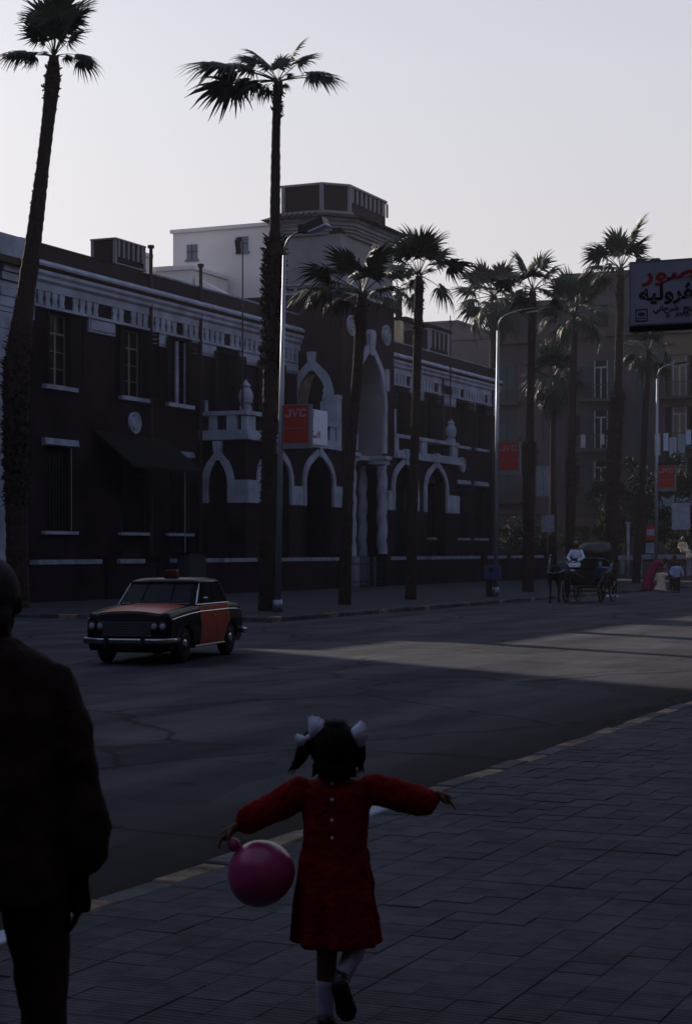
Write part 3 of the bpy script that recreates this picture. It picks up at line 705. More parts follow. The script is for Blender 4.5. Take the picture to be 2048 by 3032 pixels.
MB().box(-34.13,-34.07,76.1,81.0,.35,.41).box(-34.13,-34.07,76.1,81.0,1.2,1.26).build('rail', M['black_metal'], gate)
tb = thing('utility_cabinet', 'tall plain grey cabinet standing against the garden wall behind the taxi', 'cabinet', (-33.6,61.0,.12))
MB().box(-33.95,-33.4,60.3,61.6,.12,1.75).build('case', mat('cabinet', (.04,.04,.045), .7, .2), tb); MB().box(-34.0,-33.35,60.25,61.65,1.75,1.8).build('lid', M['shutter'], tb)
MB().box(-33.398,-33.385,60.45,61.45,.3,1.6).build('door', mat('cabinet_door', (.03,.03,.034), .6, .3), tb)

# ------------------------------------------------------------------ palms
def frond_mesh(seed, droop, spread=118, fold=.45, N=30):
    rnd = random.Random(seed); b = MB(); a = []
    for k in range(6):
        t = k/5; a.append((t, 0, -.10*t*t*droop*2))
    b.tube(a, [.028,.022,.018,.016,.015,.014], 4)
    hub = Vector((1,0,-.2*droop)); slope = -.25*droop
    for i in range(N):
        th = R(-spread + 2*spread*i/(N-1) + rnd.uniform(-3,3)); L = (.98-.22*abs(th)/2)*rnd.uniform(.82,1.1)
        cup = .22*math.sin(abs(th)/2)      # blade folds up at the sides
        wd = .060*L; dr = droop*rnd.uniform(.5,1.25)+.12
        d = Vector((math.cos(th), math.sin(th), 0)); s_ = Vector((-math.sin(th), math.cos(th), 0))
        prev = None; st = len(b.v)
        for t, ww in ((0,.25),(.3,1.0),(.55,.9),(.78,.45),(1.0,.06)):
            c = hub + d*L*t*(1-.14*dr*t) + Vector((0,0, slope*L*t*math.cos(th) + cup*L*t*(1-t)*1.6 - dr*(max(0,t-.25)**2)*L*.95))
            if t == 1.0: c += Vector((rnd.uniform(-.03,.03), rnd.uniform(-.03,.03), -.05*rnd.random()))
            b.v += [tuple(c - s_*wd*ww - Vector((0,0,fold*wd*ww))), tuple(c), tuple(c + s_*wd*ww - Vector((0,0,fold*wd*ww)))]
        for k in range(4):
            q = st+3*k; b.f += [(q,q+1,q+4,q+3),(q+1,q+2,q+5,q+4)]
    return b.mesh('frond', M['frond'])
FR = [frond_mesh(1,.40), frond_mesh(2,.62), frond_mesh(3,.95), frond_mesh(4,1.35), frond_mesh(5,.25)]
def palm(label, x0, y0, path, crown, explicit=(), n=0, fs=1.25, stubs=(), seed=1, lowdroop=True, group='tall fan palms along the street', elr=(-35,80)):
    """path: list of (height, sideways offset along the camera's right, radius)"""
    rnd = random.Random(seed)
    root = thing('fan_palm', label, 'palm tree', (x0, y0, .12), 0, group)
    pts = []; rad = []
    H = path[-1][0]; steps = int(H/.11)
    for i in range(steps+1):
        h = H*i/steps
        for (a, c) in zip(path, path[1:]):
            if a[0] <= h <= c[0]+1e-6:
                t = (h-a[0])/(c[0]-a[0]); tt = t; off = a[1]+(c[1]-a[1])*tt; r = a[2]+(c[2]-a[2])*t; break
        p = CR*off + Vector((0,0,h)); pts.append(p); rad.append(r*(1+.035*math.sin(i*2.1+rnd.uniform(-.7,.7))+rnd.uniform(-.035,.035)))
    # smooth the centre line
    for _ in range(25):
        for i in range(1, len(pts)-1): pts[i] = (pts[i-1]+pts[i]*2+pts[i+1])/4
    MB().tube(pts, rad, 12).build('trunk', M['trunk'], root, False, False)
    if stubs:
        b = MB()
        for (h0, h1, dens, ln) in stubs:
            for k in range(int((h1-h0)*dens)):
                h = rnd.uniform(h0, h1); i = min(len(pts)-1, int(h/H*steps)); a = rnd.uniform(0, 2*PI); r = rad[i]*.85
                d = Vector((math.cos(a), math.sin(a), 0)); s_ = Vector((-math.sin(a), math.cos(a), 0)); p = pts[i]+d*r
                L = ln*rnd.uniform(.5,1.2); q = p+d*L*.7+Vector((0,0,L*rnd.uniform(.1,.9)*(1 if rnd.random() < .7 else -1)))
                ww = .05*rnd.uniform(.7,1.3)
                b.add([p-s_*ww, p+s_*ww, p+Vector((0,0,.07)), q-s_*ww*.4, q+s_*ww*.4, q+Vector((0,0,.03))], [(0,1,4,3),(1,2,5,4),(2,0,3,5),(3,4,5)])
        tag(b.build('leaf_stubs', M['stub'], root, False, False), kind='stuff')
    top = pts[-1]
    def frond(d, sc, mi, roll):
        z = d.normalized(); up = Vector((0,0,1))
        yv = up.cross(z); yv = yv.normalized() if yv.length > .15 else Vector((math.cos(roll*7), math.sin(roll*7), 0))
        yv = (yv - z*yv.dot(z)).normalized(); zv = z.cross(yv)
        Mx = Matrix((z, yv, zv)).transposed().to_4x4() @ Matrix.Rotation(roll, 4, 'X')
        o = link('frond', FR[mi], root, False); o.matrix_local = Matrix.Translation(top+z*.05) @ Mx @ Matrix.Scale(sc, 4)
    for (dx, dz, sc, mi) in explicit:      # blade centre offset in metres: right, up
        dep = rnd.uniform(-.5,.5)
        d = CR*dx + CF*dep + Vector((0,0,dz)); frond(d, sc*d.length/1.42, mi, rnd.uniform(-.5,.5))
    for k in range(n):
        az = k*2.399+rnd.uniform(-.3,.3); t = (k+.5)/n; el = elr[0]+(elr[1]-elr[0])*t**.8 + rnd.uniform(-8,8)
        d = Vector((math.cos(az)*math.cos(R(el)), math.sin(az)*math.cos(R(el)), math.sin(R(el))))
        mi = 4 if el > 60 else (0 if el > 35 else (1 if el > 10 else (2 if el > -15 else 3)))
        frond(d, fs*rnd.uniform(.8,1.1), mi, rnd.uniform(-.5,.5))
    return root
# A: far left, tall leaning palm
palm('tallest leaning fan palm at the far left with narrow upright crown', -31.47, 46.03,
     [(0,0,.36),(2.5,-.05,.33),(4.1,-.08,.36),(7.3,-.06,.42),(9.4,.2,.29),(11.5,.5,.24),(13.8,.78,.20),(15.0,.92,.2),(16.2,1.06,.24),(16.9,1.09,.15)], None,
     explicit=[(-.45,1.35,1,0),(-.25,1.6,1,4),(.1,1.55,1,4),(.45,1.6,1.05,0),(.7,1.35,1,0),(-.6,.9,.9,1),(.35,1.1,.9,0),(-.1,1.0,.9,4),(.6,.95,.9,1),
               (-.35,.75,.8,1),(.2,.8,.8,0),(-1.05,.42,1.1,2),(-1.35,.30,1.0,1),(1.0,.32,.95,3),(1.15,.15,.9,3),(-.9,.2,.8,3),(.5,.25,.7,3),(-.3,.3,.7,3),(0,1.7,1,4),(.25,1.35,.9,1)],
     stubs=[(3.2,8.4,150,.22),(15.6,16.7,60,.16),(8.4,15.5,14,.08)], seed=3)
# B: second tall palm
palm('tall fan palm left of centre with wide windblown crown against the sky', -23.39, 46.96,
     [(0,-.05,.25),(4,0,.21),(8,.10,.24),(10.4,.17,.27),(10.8,.18,.2),(11.2,.19,.16),(14.2,.22,.125),(15.0,.26,.13),(15.5,.29,.13)], None,
     explicit=[(-1.75,.62,1.1,1),(-1.68,.18,1.1,1),(-1.05,.62,1,1),(-.85,.88,1,0),(-.55,.98,1,0),(.45,.98,1.05,4),(.75,.82,1,0),(1.15,.36,1.1,1),(1.4,.28,1,1),(-1.05,.0,1,2),
               (-.7,-.25,.9,3),(-.85,.2,.9,2),(.35,.3,.8,3),(-.3,.5,.9,2),(0,.6,.9,1),(.25,.05,.7,3),(-.4,-.2,.8,3),(-1.3,.3,.9,2),(.15,-.35,.7,3),(.1,.9,.8,4)],
     stubs=[(7.0,10.9,150,.26),(.2,7.0,50,.14),(14.5,15.4,50,.15)], seed=5)
palm('bushy fan palm just right of the tower front, crown before the belvedere', -23.73, 53.18,
     [(0,0,.21),(4,.12,.17),(8,.45,.17),(9.7,.56,.21),(10.1,.58,.14)], None, n=9, fs=.9, elr=(-20,75),
     explicit=[(-1.3,.95,1.05,1),(-1.35,.25,1.1,2),(-1.7,.55,1,2),(-.6,1.25,1.0,0),(.45,1.3,1.0,0),(1.0,1.1,1.0,1),(-.2,1.1,1,1)], stubs=[(9.0,10.0,50,.15),(.2,9,6,.07)], seed=8)
palm('slim fan palm right of the belvedere with one long frond reaching right', -23.99, 59.57,
     [(0,0,.21),(4,.1,.17),(8,.22,.16),(11.2,.30,.17),(11.6,.30,.12)], None,
     explicit=[(-.5,1.25,1,0),(-.1,1.45,1,4),(.45,1.35,1,0),(.75,1.0,1,0),(-.65,.7,1,1),(-.75,.35,1,2),(1.35,.55,1.05,1),(.2,.9,1,1),(-.3,.9,1,0),(-.35,.35,.8,3),(.35,.4,.8,3),(.1,1.15,1,4)],
     stubs=[(9.5,11.4,40,.12)], seed=9, n=6, fs=.9)
palm('slim fan palm in front of the street lamp and red sign on the far pavement', -23.89, 72.64,
     [(0,0,.25),(6.0,.05,.28),(6.2,.06,.31),(6.5,.08,.17),(10,.15,.16),(12.3,.2,.18),(12.8,.2,.13)], None,
     explicit=[(-1.3,.55,1,1),(-.35,1.25,1.05,4),(.3,1.35,1.05,4),(1.15,.7,1.1,1),(.65,.15,.9,3),(-.6,.2,.9,3),(-.8,.8,.9,1),(0,.9,.9,0),(.3,.2,.8,3),(-.25,.3,.8,3),(.8,.9,.9,0)],
     stubs=[(5.2,6.4,90,.22),(11,12.6,30,.12),(.2,5.2,20,.1)], seed=10, n=5, fs=.95)
palm('drooping fan palm behind the carriage, left of the billboard', -28.39, 93.82,
     [(0,-.1,.26),(6.7,.0,.28),(7,.0,.2),(13,.15,.18),(14.6,.18,.2)], None, n=22, fs=1.35, stubs=[(5,7,40,.2)], seed=11)
palm('tall fan palm directly left of the billboard, crown above it', -23.89, 85.88,
     [(0,-.1,.33),(7.6,.1,.36),(9.3,.25,.35),(9.6,.26,.22),(13,.35,.20),(15.2,.4,.20),(15.6,.4,.17)], None,
     explicit=[(-1.2,.85,1.1,1),(-.8,1.1,1.1,0),(-.1,1.5,1.1,4),(.55,1.8,1.15,4),(.75,1.3,1.1,0),(1.4,.55,1.1,1),(-1.25,.5,1,2),(.2,1.1,1,0),(-.5,.5,.9,3),(.6,.4,.9,3),(1.1,.4,.9,2)],
     stubs=[(7,9.6,60,.22),(14,15.4,30,.14)], seed=12, n=8, fs=1.05)
palm('thin fan palm under the billboard beside the rightmost street lamp', -24.87, 95.39,
     [(0,-.35,.24),(6,.0,.18),(11,.25,.17),(12.6,.35,.17)], None, n=14, fs=1.0, seed=13, elr=(-60,70))
palm('hazy drooping fan palm behind the second street lamp', -41.3, 118,
     [(0,0,.35),(14,0,.3),(19.4,0,.25)], None, n=30, fs=1.7, seed=14, elr=(-65,70))
palm('small fan palm crown peeping out behind the right of the tower', -43.5, 106,
     [(0,0,.3),(14,0,.25),(18.3,0,.2)], None, n=16, fs=1.05, seed=15, elr=(-40,70))
palm('shorter fan palm growing in front of the brown apartment block', -34.5, 110,
     [(0,0,.28),(6,0,.22),(12.8,0,.16)], None, n=26, fs=1.35, seed=16, elr=(-60,80))

# ------------------------------------------------------------------ street lamps, signs
def jvc_letters(parent):
    """letters J V C, drawn as block strokes, x right, z up, about .62 wide"""
    t = .055; y = 0
    def L_(name, polys):
        b = MB()
        for p in polys: b.prism(p, 'y', -.012, 0)
        return b.build(name, M['letter'], parent, False, False)
    L_('letter', [[(.0,0),(.2,0),(.2,t),(.0,t)],[(.2-t,t),(.2,t),(.2,.23),(.2-t,.23)],[(.0,t),(t*.8,t),(t*.8,.09),(0,.09)]])
    L_('letter', [[(.22,.23),(.22+t*1.1,.23),(.34,.04),(.335,0),(.305,0)],[(.335,0),(.305,0),(.335,.06),(.385,.23),(.45,.23)]])
    L_('letter', [[(.47,.03),(.47+t,.03),(.47+t,.2),(.47,.2)],[(.47,.0),(.67,0),(.67,t),(.47,t)],[(.47,.23-t),(.67,.23-t),(.67,.23),(.47,.23)],[(.67-t,t),(.67,t),(.67,.085),(.67-t,.085)],[(.67-t,.145),(.67,.145),(.67,.23-t),(.67-t,.23-t)]])
    b = MB()
    for k in range(11): 
        if k != 5: b.box(.02+k*.058,.06+k*.058,-.008,0,-.335,-.315)
    b.build('small_print', M['letter'], parent, False, False)
    b = MB()
    for k in range(8): b.box(.04+k*.078,.09+k*.078,-.006,0,-.42,-.40)
    b.build('small_print', M['letter_dim'], parent, False, False)
lamp_labels = [('tall grey street lamp with floodlight head, nearest, left of centre','red JVC advertising box on the nearest lamp post'),
               ('grey street lamp in the middle with a blue box at its foot','red JVC advertising box on the middle lamp post'),
               ('farthest grey street lamp near the right edge','red JVC advertising box on the farthest lamp post, right edge')]
LP = [(-22.64,46.04,.22),(-22.76,65.24,.1),(-21.94,86.74,.08)]
for i, (x, y, lean) in enumerate(LP):
    t = thing('street_lamp', lamp_labels[i][0], 'street lamp', (x,y,.12), 0, 'street lamps on the far pavement')
    MB().tube([(0,0,0),(lean*.4,0,4.5),(lean,0,10.2)], [.095,.08,.05], 12).build('pole', M['steel'], t, True, False)
    MB().tube([(0,0,0),(0,0,.35)], .14, 12).build('pole_base', M['steel'], t, True, False)
    a = lean
    pts = [(a,0,10.2),(a+.02,0,10.45),(a+.12,0,10.65),(a+.3,0,10.78),(a+.55,0,10.86),(a+.85,0,10.92)]
    MB().tube(pts, .032, 8).build('arm', M['steel'], t, True, False)
    hd = MB()
    if i == 0:
        hd.box(a+.5,a+.82,-.17,.17,10.80,11.02); Mx = Matrix.Rotation(R(-18), 3, 'Y')
        hd.cbox((a+1.0,0,11.0), (.30,.2,.10), Mx); h = hd.build('lamp_head', M['boxblue'] if 0 else M['black_metal'], t, False, False)
        MB().cbox((a+1.08,0,10.885), (.30,.17,.025), Mx).build('lens', M['whitecloth'], h, False, False)
        MB().cbox((a+.97,0,11.10), (.2,.16,.02), Mx).build('cover', M['signframe'], h, False, False)
    else:
        h = hd.loft([[(a+.8+u,v*.5,10.9+w_) for v,w_ in ((-.12,.0),(-.1,-.07),(.1,-.07),(.12,.0),(.08,.07),(-.08,.07))] if 0 else [(a+.8+u,v*s_,10.91+u*.08+w_*s_) for v,w_ in ((-.13,.0),(-.1,-.07),(.1,-.07),(.13,.0),(.08,.06),(-.08,.06))] for u, s_ in ((0,.5),(.15,.9),(.45,1.1),(.75,.9),(.85,.4))]).build('lamp_head', M['black_metal'], t, False, False)
        MB().loft([[(a+1.15+u,v*s_,10.86+u*.08) for v in (-.1,.1)]+[(a+1.15+u,v*s_,10.83+u*.08) for v in (.1,-.1)] for u, s_ in ((0,.7),(.2,1),(.45,.6))]).build('lens', M['whitecloth'], h, False, False)
    s_ = thing('advertising_box', lamp_labels[i][1], 'sign', (x+lean*.5+.1, y, 4.78), 0, 'red advertising boxes on the lamp posts')
    s_.rotation_euler = (0,0,R(.001))
    MB().box(0,.86,-.1,.1,0,1.26).build('case', M['signframe'], s_, False, False)
    MB().box(.03,.80,-.108,-.101,.17,1.23).build('red_face', M['red'], s_, False, False)
    lt = bpy.data.objects.new('lettering', None); COL.objects.link(lt); lt.parent = s_; lt.location = (.07,-.109,.90)
    lt.rotation_euler = (0,0,R(.001)); jvc_letters(lt)
    MB().box(-.18,.02,-.02,.02,.25,.29).box(-.18,.02,-.02,.02,1.0,1.04).build('bracket', M['black_metal'], s_, False, False)
bb = thing('litter_box', 'blue metal box strapped low on the middle lamp post', 'box', (-22.76,65.1,.5))
MB().box(-23.05,-22.47,64.75,65.1,.78,1.32).build('case', M['boxblue'], bb)
MB().tube([(-22.78,64.745,1.12),(-22.78,64.73,1.12)], .1, 12).build('opening', M['dark'], bb)
MB().box(-23.0,-22.84,64.85,65.05,.12,.78).build('stand', M['black_metal'], bb)

# ------------------------------------------------------------------ billboard on a post at the near kerb
bl = thing('billboard', 'grey billboard with red and black Arabic lettering at the upper right', 'billboard', (-4.45, 24.6, .12))
BX0, BX1, BY, BZ0, BZ1 = -6.56, -5.22, 24.45, 5.02, 5.92
MB().box(BX0,BX1,BY,BY+.12,BZ0,BZ1).build('case', M['signframe'], bl)
MB().box(BX0+.02,BX1-.02,BY-.006,BY-.001,BZ0+.02,BZ1-.03).build('face', M['billface'], bl)
MB().box(BX0-.0,BX1+.9,BY+.0,BY+.14,BZ0-.07,BZ0-.001).build('beam', M['shutter'], bl)
MB().box(BX0+.30,BX0+.42,BY+.0,BY+.1,BZ1+.001,BZ1+.03).build('fixing', M['signframe'], bl)
MB().tube([(-4.45,24.6,0),(-4.45,24.6,6.2)], .08, 12).build('post', M['steel'], bl)
MB().tube([(-4.45,24.6,5.9),(-5.22,24.55,5.85)], .03, 8).tube([(-4.45,24.6,5.0),(-5.22,24.55,5.0)], .03, 8).build('arm', M['steel'], bl)
def sign_text(s, size, m, rx, z, bold=.0, xoff=None, sx=1.0):
    """text whose left end starts at rx"""
    me = text_mesh(s, size, M[m], .002, bold)
    o = link('lettering', me, bl); o.matrix_local = Matrix.Translation(Vector((rx, BY-.012, z))-bl.location) @ Matrix.Rotation(PI/2, 4, 'X') @ Matrix.Diagonal((sx,1,1,1))
    return o
sign_text('\uFEAD\uFEEE\uFEBC\uFEE8\uFEE3', .30, 'billred', BX0+.20, 5.64, .008, sx=1.42)
sign_text('\uFEEA\uFEF4\uFEDF\uFEED\uFEAE\uFB6D\uFEF4\uFEB7', .28, 'billblack', BX0+.14, 5.375, .008, sx=1.12)
sign_text('\uFEF2\uFEE7\uFE8E\uFEA1\uFEAE\uFEB7  \uFE9E\uFEF3\uFEAE\uFE97\uFEB3\uFE8D', .10, 'billblue', BX0+.34, 5.215, .002, sx=1.15)
sign_text('\u0665\u0660  \u0668\u0669\u0669\u0668\u0660   \uFE95', .085, 'billblue', BX0+.52, 5.12, .002, sx=1.1)
lg = MB()
x0, z0 = BX0+.09, BZ0+.06
for a in ((x0,x0+.17,z0,z0+.014),(x0,x0+.17,z0+.16,z0+.172),(x0,x0+.012,z0+.014,z0+.16),(x0+.158,x0+.17,z0+.014,z0+.16),(x0+.02,x0+.15,z0+.04,z0+.05)): lg.box(a[0],a[1],BY-.012,BY-.007,a[2],a[3])
lg.prism([(x0+.085+.05*math.cos(2*PI*j/16), z0+.1+.026*math.sin(2*PI*j/16)) for j in range(16)], 'y', BY-.012, BY-.007)
lg.build('emblem', M['billblue'], bl)

# ------------------------------------------------------------------ background buildings
def slab_building(name, label, loc, x0, x1, y0, y1, h, wallm, cat='building', wins=(), faces=('S',), wm='bgblue', par=.5, extra=None):
    t = thing(name, label, cat, (x0, y0, 0))
    MB().box(x0,x1,y0,y1,0,h).build('wall', M[wallm], t)
    pr = MB()
    pr.box(x0-.15,x1+.15,y0-.15,y0+.15,h,h+.22).box(x1-.15,x1+.15,y0+.15,y1,h,h+.22); pr.build('parapet', M[wallm], t)
    for (f, u, z, ww, hh) in wins:
        if f == 'S':
            b = MB().box(u-ww/2,u+ww/2,y0-.06,y0-.003,z,z+hh).box(u-ww/2-.1,u+ww/2+.1,y0-.14,y0-.003,z-.12,z-.002); wn = b.build('window', M[wallm] if 0 else M[wm], t)
            MB().box(u-.03,u+.03,y0-.08,y0-.061,z,z+hh).box(u-ww/2,u+ww/2,y0-.08,y0-.061,z+hh*.5,z+hh*.5+.05).build('frame', M['shutter'], wn)
        else:
            b = MB().box(x1+.003,x1+.06,u-ww/2,u+ww/2,z,z+hh); wn = b.build('window', M[wm], t)
    return t
# big white block behind the left wing (its south face and street face in view)
wb = slab_building('white_building', 'large pale building with blue shutters rising behind the left roof', 0, -56.6,-47.0,100,112,22.1,'bgwhite',
    wins=[('S',-55.2,20.35,.75,.95),('S',-51.6,20.6,.75,.95)])
wc = slab_building('white_building', 'broad lower pale wing standing in front of the large pale building', 0, -56.0,-52.5,95,99.7,18.85,'bgwhite')
MB().box(-59.4,-56.7,100.2,104,0,20.1).box(-61.5,-59.41,100.2,104,0,19.6).build('side_wing', M['bgwhite'], wb)
MB().box(-56.6,-47.5,92.5,94.8,0,15.9).build('terrace_wall', M['bgwhite'], wc)
MB().prism([(-52.4,0),(-52.4,18.4),(-49.0,16.6),(-47.0,15.2),(-47,0)], 'y', 95.2, 96.0).build('sloping_wall', M['bgwhite'], wc)
MB().box(-54.6,-52.6,92.3,92.49,14.9,16.4).box(-51.2,-47.8,92.3,92.49,14.3,16.0).build('brick_screen', M['brick2'], wc)
slab_building('white_building', 'small low pale rooftop block beside the chimneyed parapet', 0, -57.4,-55.0,92,94.5,19.6,'bgwhite')
rb = thing('rooftop_shed', 'small pale stepped roof structure peeping over the left parapet', 'building', (-58,70,0))
MB().prism([(-58.2,16.2),(-58.2,17.5),(-57.8,17.5),(-57.8,17.15),(-56.9,17.3),(-56.9,17.65),(-56.4,17.65),(-55.8,16.9),(-55.3,15.6),(-55.3,0),(-58.2,0)], 'y', 78, 82).build('wall', M['bgwhite'], rb)
MB().box(-57.5,-56.9,77.95,77.99,16.2,16.8).build('opening', M['bgblue'], rb)
MB().box(-58.25,-57.75,77.9,82.1,17.502,17.6).build('coping', M['bgwhite'], rb)
# pavilion with orange panels on the roof of the right wing
pv = thing('rooftop_pavilion', 'flat roofed pavilion with orange panels on the right wing roof', 'building', (-42,98,12.3))
MB().box(-46.6,-39.6,97.1,103.5,12.3,15.3).build('wall', M['stucco_hi'], pv)
MB().box(-47.0,-39.2,96.7,104.2,15.3,15.5).build('roof', M['shutter'], pv)
for (a, c) in ((-46.4,-44.9),(-44.7,-43.4),(-43.2,-41.9),(-41.7,-40.2)):
    for (z0, z1) in ((12.6,14.15),(14.3,15.1)): MB().box(a,c,97.06,97.098,z0,z1).build('panel', M['orangepanel'], pv)
for k in range(4): MB().box(-39.598,-39.57,97.5+k*1.5,98.8+k*1.5,14.3,15.1).build('pane', M['bggrey'], pv)
MB().box(-39.598,-39.55,97.3,103.3,14.16,14.26).build('rail', M['stucco'], pv)
rbx = roofbox(XF-.3, XF-2.0, 96.0, 99.2, 13.33, 14.6, slats=5)
P(MB().box(XF-1.55,XF-1.9,94.6,95.1,13.2,15.0), 'rooftop_post', 'yellow')
# silhouettes further off
slab_building('grey_building', 'dim grey building far behind the tower with a stepped roof', 0, -66,-52.2,140,150,20.8,'bggrey')
slab_building('grey_building', 'low hazy brown building on the skyline right of the tower', 0, -60,-44.0,152,160,18.4,'bggrey')
an = thing('roof_antenna', 'thin television mast on the skyline right of the slim palm', 'antenna', (-53.4,153,18.4))
MB().tube([(-53.4,153,18.4),(-53.9,153,22.6)], .06, 5).build('mast', M['black_metal'], an); MB().box(-53.0,-52.3,153,153.05,18.5,19.6).build('frame', M['black_metal'], an)
slab_building('grey_building', 'hazy building half hidden by the drooping palm', 0, -52,-44.5,134,150,18.6,'bggrey')
# brown apartment block closing the street
ab = thing('apartment_block', 'long brown apartment block with balconies closing the view at the right', 'building', (-33,125,0))
AY = 125.0
MB().box(-43.8,-38.65,AY,AY+14,0,20.0).box(-38.65,-14,AY,AY+14,0,21.8).build('wall', M['brownwall'], ab)
MB().box(-43.9,-38.65,AY-.35,AY-.001,17.0,17.35).box(-38.65,-14,AY-.35,AY-.001,17.2,17.5).box(-38.65,-14,AY-.3,AY-.001,21.55,21.85).box(-44,-38.66,AY-.3,AY-.001,19.75,20.05).build('cornice', M['brownwall'], ab)
MB().box(-31.05,-28.9,AY-.05,AY-.002,4.8,21.5).build('ochre_bay', M['ochre'], ab)
for (x, m_) in ((-42.6,'teal'),(-39.6,'brownwall')):
    pass
def apt_win(x, z, w_, h, m_, open_=False, door=False):
    wn = MB().box(x-w_/2-.14,x+w_/2+.14,AY-.12,AY-.003,z+h,z+h+.16).box(x-w_/2-.12,x-w_/2,AY-.09,AY-.003,z,z+h).box(x+w_/2,x+w_/2+.12,AY-.09,AY-.003,z,z+h).build('window', M['brownwall'], ab)
    MB().box(x-w_/2,x+w_/2,AY-.03,AY-.004,z,z+h).build('pane', M['dark'], wn)
    if not door:
        MB().box(x-w_/2,x-.02,AY-.08,AY-.031,z,z+h).box(x+.02,x+w_/2,AY-.08,AY-.031,z,z+h).build('shutter', M[m_], wn)
    else:
        MB().box(x-.06,x+.06,AY-.07,AY-.031,z,z+h*.8).box(x-w_/2,x-w_/2+.08,AY-.07,AY-.031,z,z+h).box(x+w_/2-.08,x+w_/2,AY-.07,AY-.031,z,z+h).box(x-w_/2+.08,x+w_/2-.08,AY-.07,AY-.031,z+h*.8,z+h*.84).build('frame', M['coping'], wn)
        MB().box(x-w_/2-.55,x-w_/2-.14,AY-.1,AY-.04,z,z+h).box(x+w_/2+.14,x+w_/2+.55,AY-.1,AY-.04,z,z+h).build('shutter', M[m_], wn)
def balcony(x, z, w_, d=1.1, rail='black_metal'):
    bc = MB().box(x-w_/2,x+w_/2,AY-d,AY-.002,z-.18,z).build('balcony', M['brownwall'], ab)
    b = MB().box(x-w_/2,x+w_/2,AY-d,AY-d+.05,z+.95,z+1.02)
    n = int(w_/.14)
    for k in range(n+1): b.box(x-w_/2+k*w_/n-.012,x-w_/2+k*w_/n+.012,AY-d+.01,AY-d+.035,z,z+.95)
    for sx in (-w_/2, w_/2-.03):
        for k in range(6): b.box(x+sx,x+sx+.025,AY-d+.1+k*.17,AY-d+.125+k*.17,z,z+.95)
        b.box(x+sx,x+sx+.03,AY-d,AY,z+.95,z+1.02)
    b.build('railing', M[rail], bc)
for fl, z in enumerate((5.6, 9.2, 12.8)):
    apt_win(-42.7, z, 1.1, 2.6, 'teal'); apt_win(-39.9, z+.2, 1.1, 2.2, 'brownwall' if fl else 'bgblue')
    balcony(-42.7, z-.1, 2.3, .9)
    apt_win(-35.6, z, 1.0, 2.7, 'teal', door=True); balcony(-35.6, z-.1, 3.0)
    apt_win(-32.6, z+.2, 1.0, 2.4, 'teal'); apt_win(-37.6, z+.2, .9, 2.2, 'shutter')
    apt_win(-29.9, z, 1.0, 2.8, 'shutter', door=True); balcony(-29.9, z-.1, 2.4)
    apt_win(-27.4, z+.2, 1.0, 2.3, 'bgblue'); apt_win(-24.4, z+.2, 1.0, 2.3, 'teal')
apt_win(-35.6, 17.9, 1.1, 1.6, 'shutter'); apt_win(-31, 17.9, 1.1, 1.6, 'shutter')
MB().box(-43.8,-14,AY-.25,AY-.001,4.5,4.8).build('string_course', M['brownwall'], ab)
for x in (-42.5,-40,-37.4,-35,-32.2,-29.8,-27,-24): MB().box(x-.9,x+.9,AY-.05,AY-.002,.1,3.6).build('shop_opening', M['dark'], ab)
MB().tube([(-38.3,AY-.2,0),(-38.3,AY-.2,20)], .09, 6).tube([(-33.9,AY-.2,0),(-33.9,AY-.2,20)], .07, 6).build('drainpipe', M['brownwall'], ab)
# laundry on the balcony rail
ln = thing('laundry', 'white and blue washing hung over the balcony rail right of the farthest lamp', 'laundry', (-30,AY-1.2,9.0), 0)
for (x, z, w_, h, m_) in ((-31.2,9.1,.4,1.5,'laundry'),(-30.6,9.1,.35,1.2,'ltblue'),(-30.1,8.8,.5,1.6,'laundry'),(-29.5,9.0,.5,1.9,'striped'),(-29.0,9.3,.35,1.0,'ltblue')):
    MB().box(x-w_/2,x+w_/2,AY-1.19,AY-1.14,z+.95-h,z+.98).build('garment', M[m_], ln)
ln2 = thing('laundry', 'small white cloths on the middle balcony of the apartment block', 'laundry', (-35.6,AY-1.2,12.6))
for (x, w_, h) in ((-36.6,.35,.9),(-35.2,.3,.7),(-34.7,.35,.9)): MB().box(x-w_/2,x+w_/2,AY-1.19,AY-1.14,10.1-h,10.14).build('garment', M['laundry'], ln2)
aw = thing('shop_awning', 'grey blue sloping shop awning at the right edge behind the people', 'awning', (-28,118,3.3))
MB().add([(-28.1,112,5.3),(-22,112,5.3),(-22,110.0,3.5),(-28.4,110.0,3.5),(-28.1,112,5.22),(-22,112,5.22),(-22,110.0,3.42),(-28.4,110.0,3.42)],[(0,1,2,3),(7,6,5,4),(0,3,7,4),(3,2,6,7),(2,1,5,6),(1,0,4,5)]).build('canvas', M['striped'], aw)
sc_ = MB()
for k in range(16): sc_.prism([(-28.35+k*.4,3.42),(-28.35+k*.4+.38,3.42),(-28.35+k*.4+.30,3.2),(-28.35+k*.4+.08,3.2)], 'y', 109.98, 110.0)
sc_.build('valance', M['striped'], aw)
MB().tube([(-28.0,112,0),(-28.0,112,5.3)], .05, 6).tube([(-22.2,112,0),(-22.2,112,5.3)], .05, 6).build('post', M['black_metal'], aw)
MB().tube([(-28.3,110.05,3.45),(-28.05,112,3.45)], .03, 6).build('strut', M['black_metal'], aw)
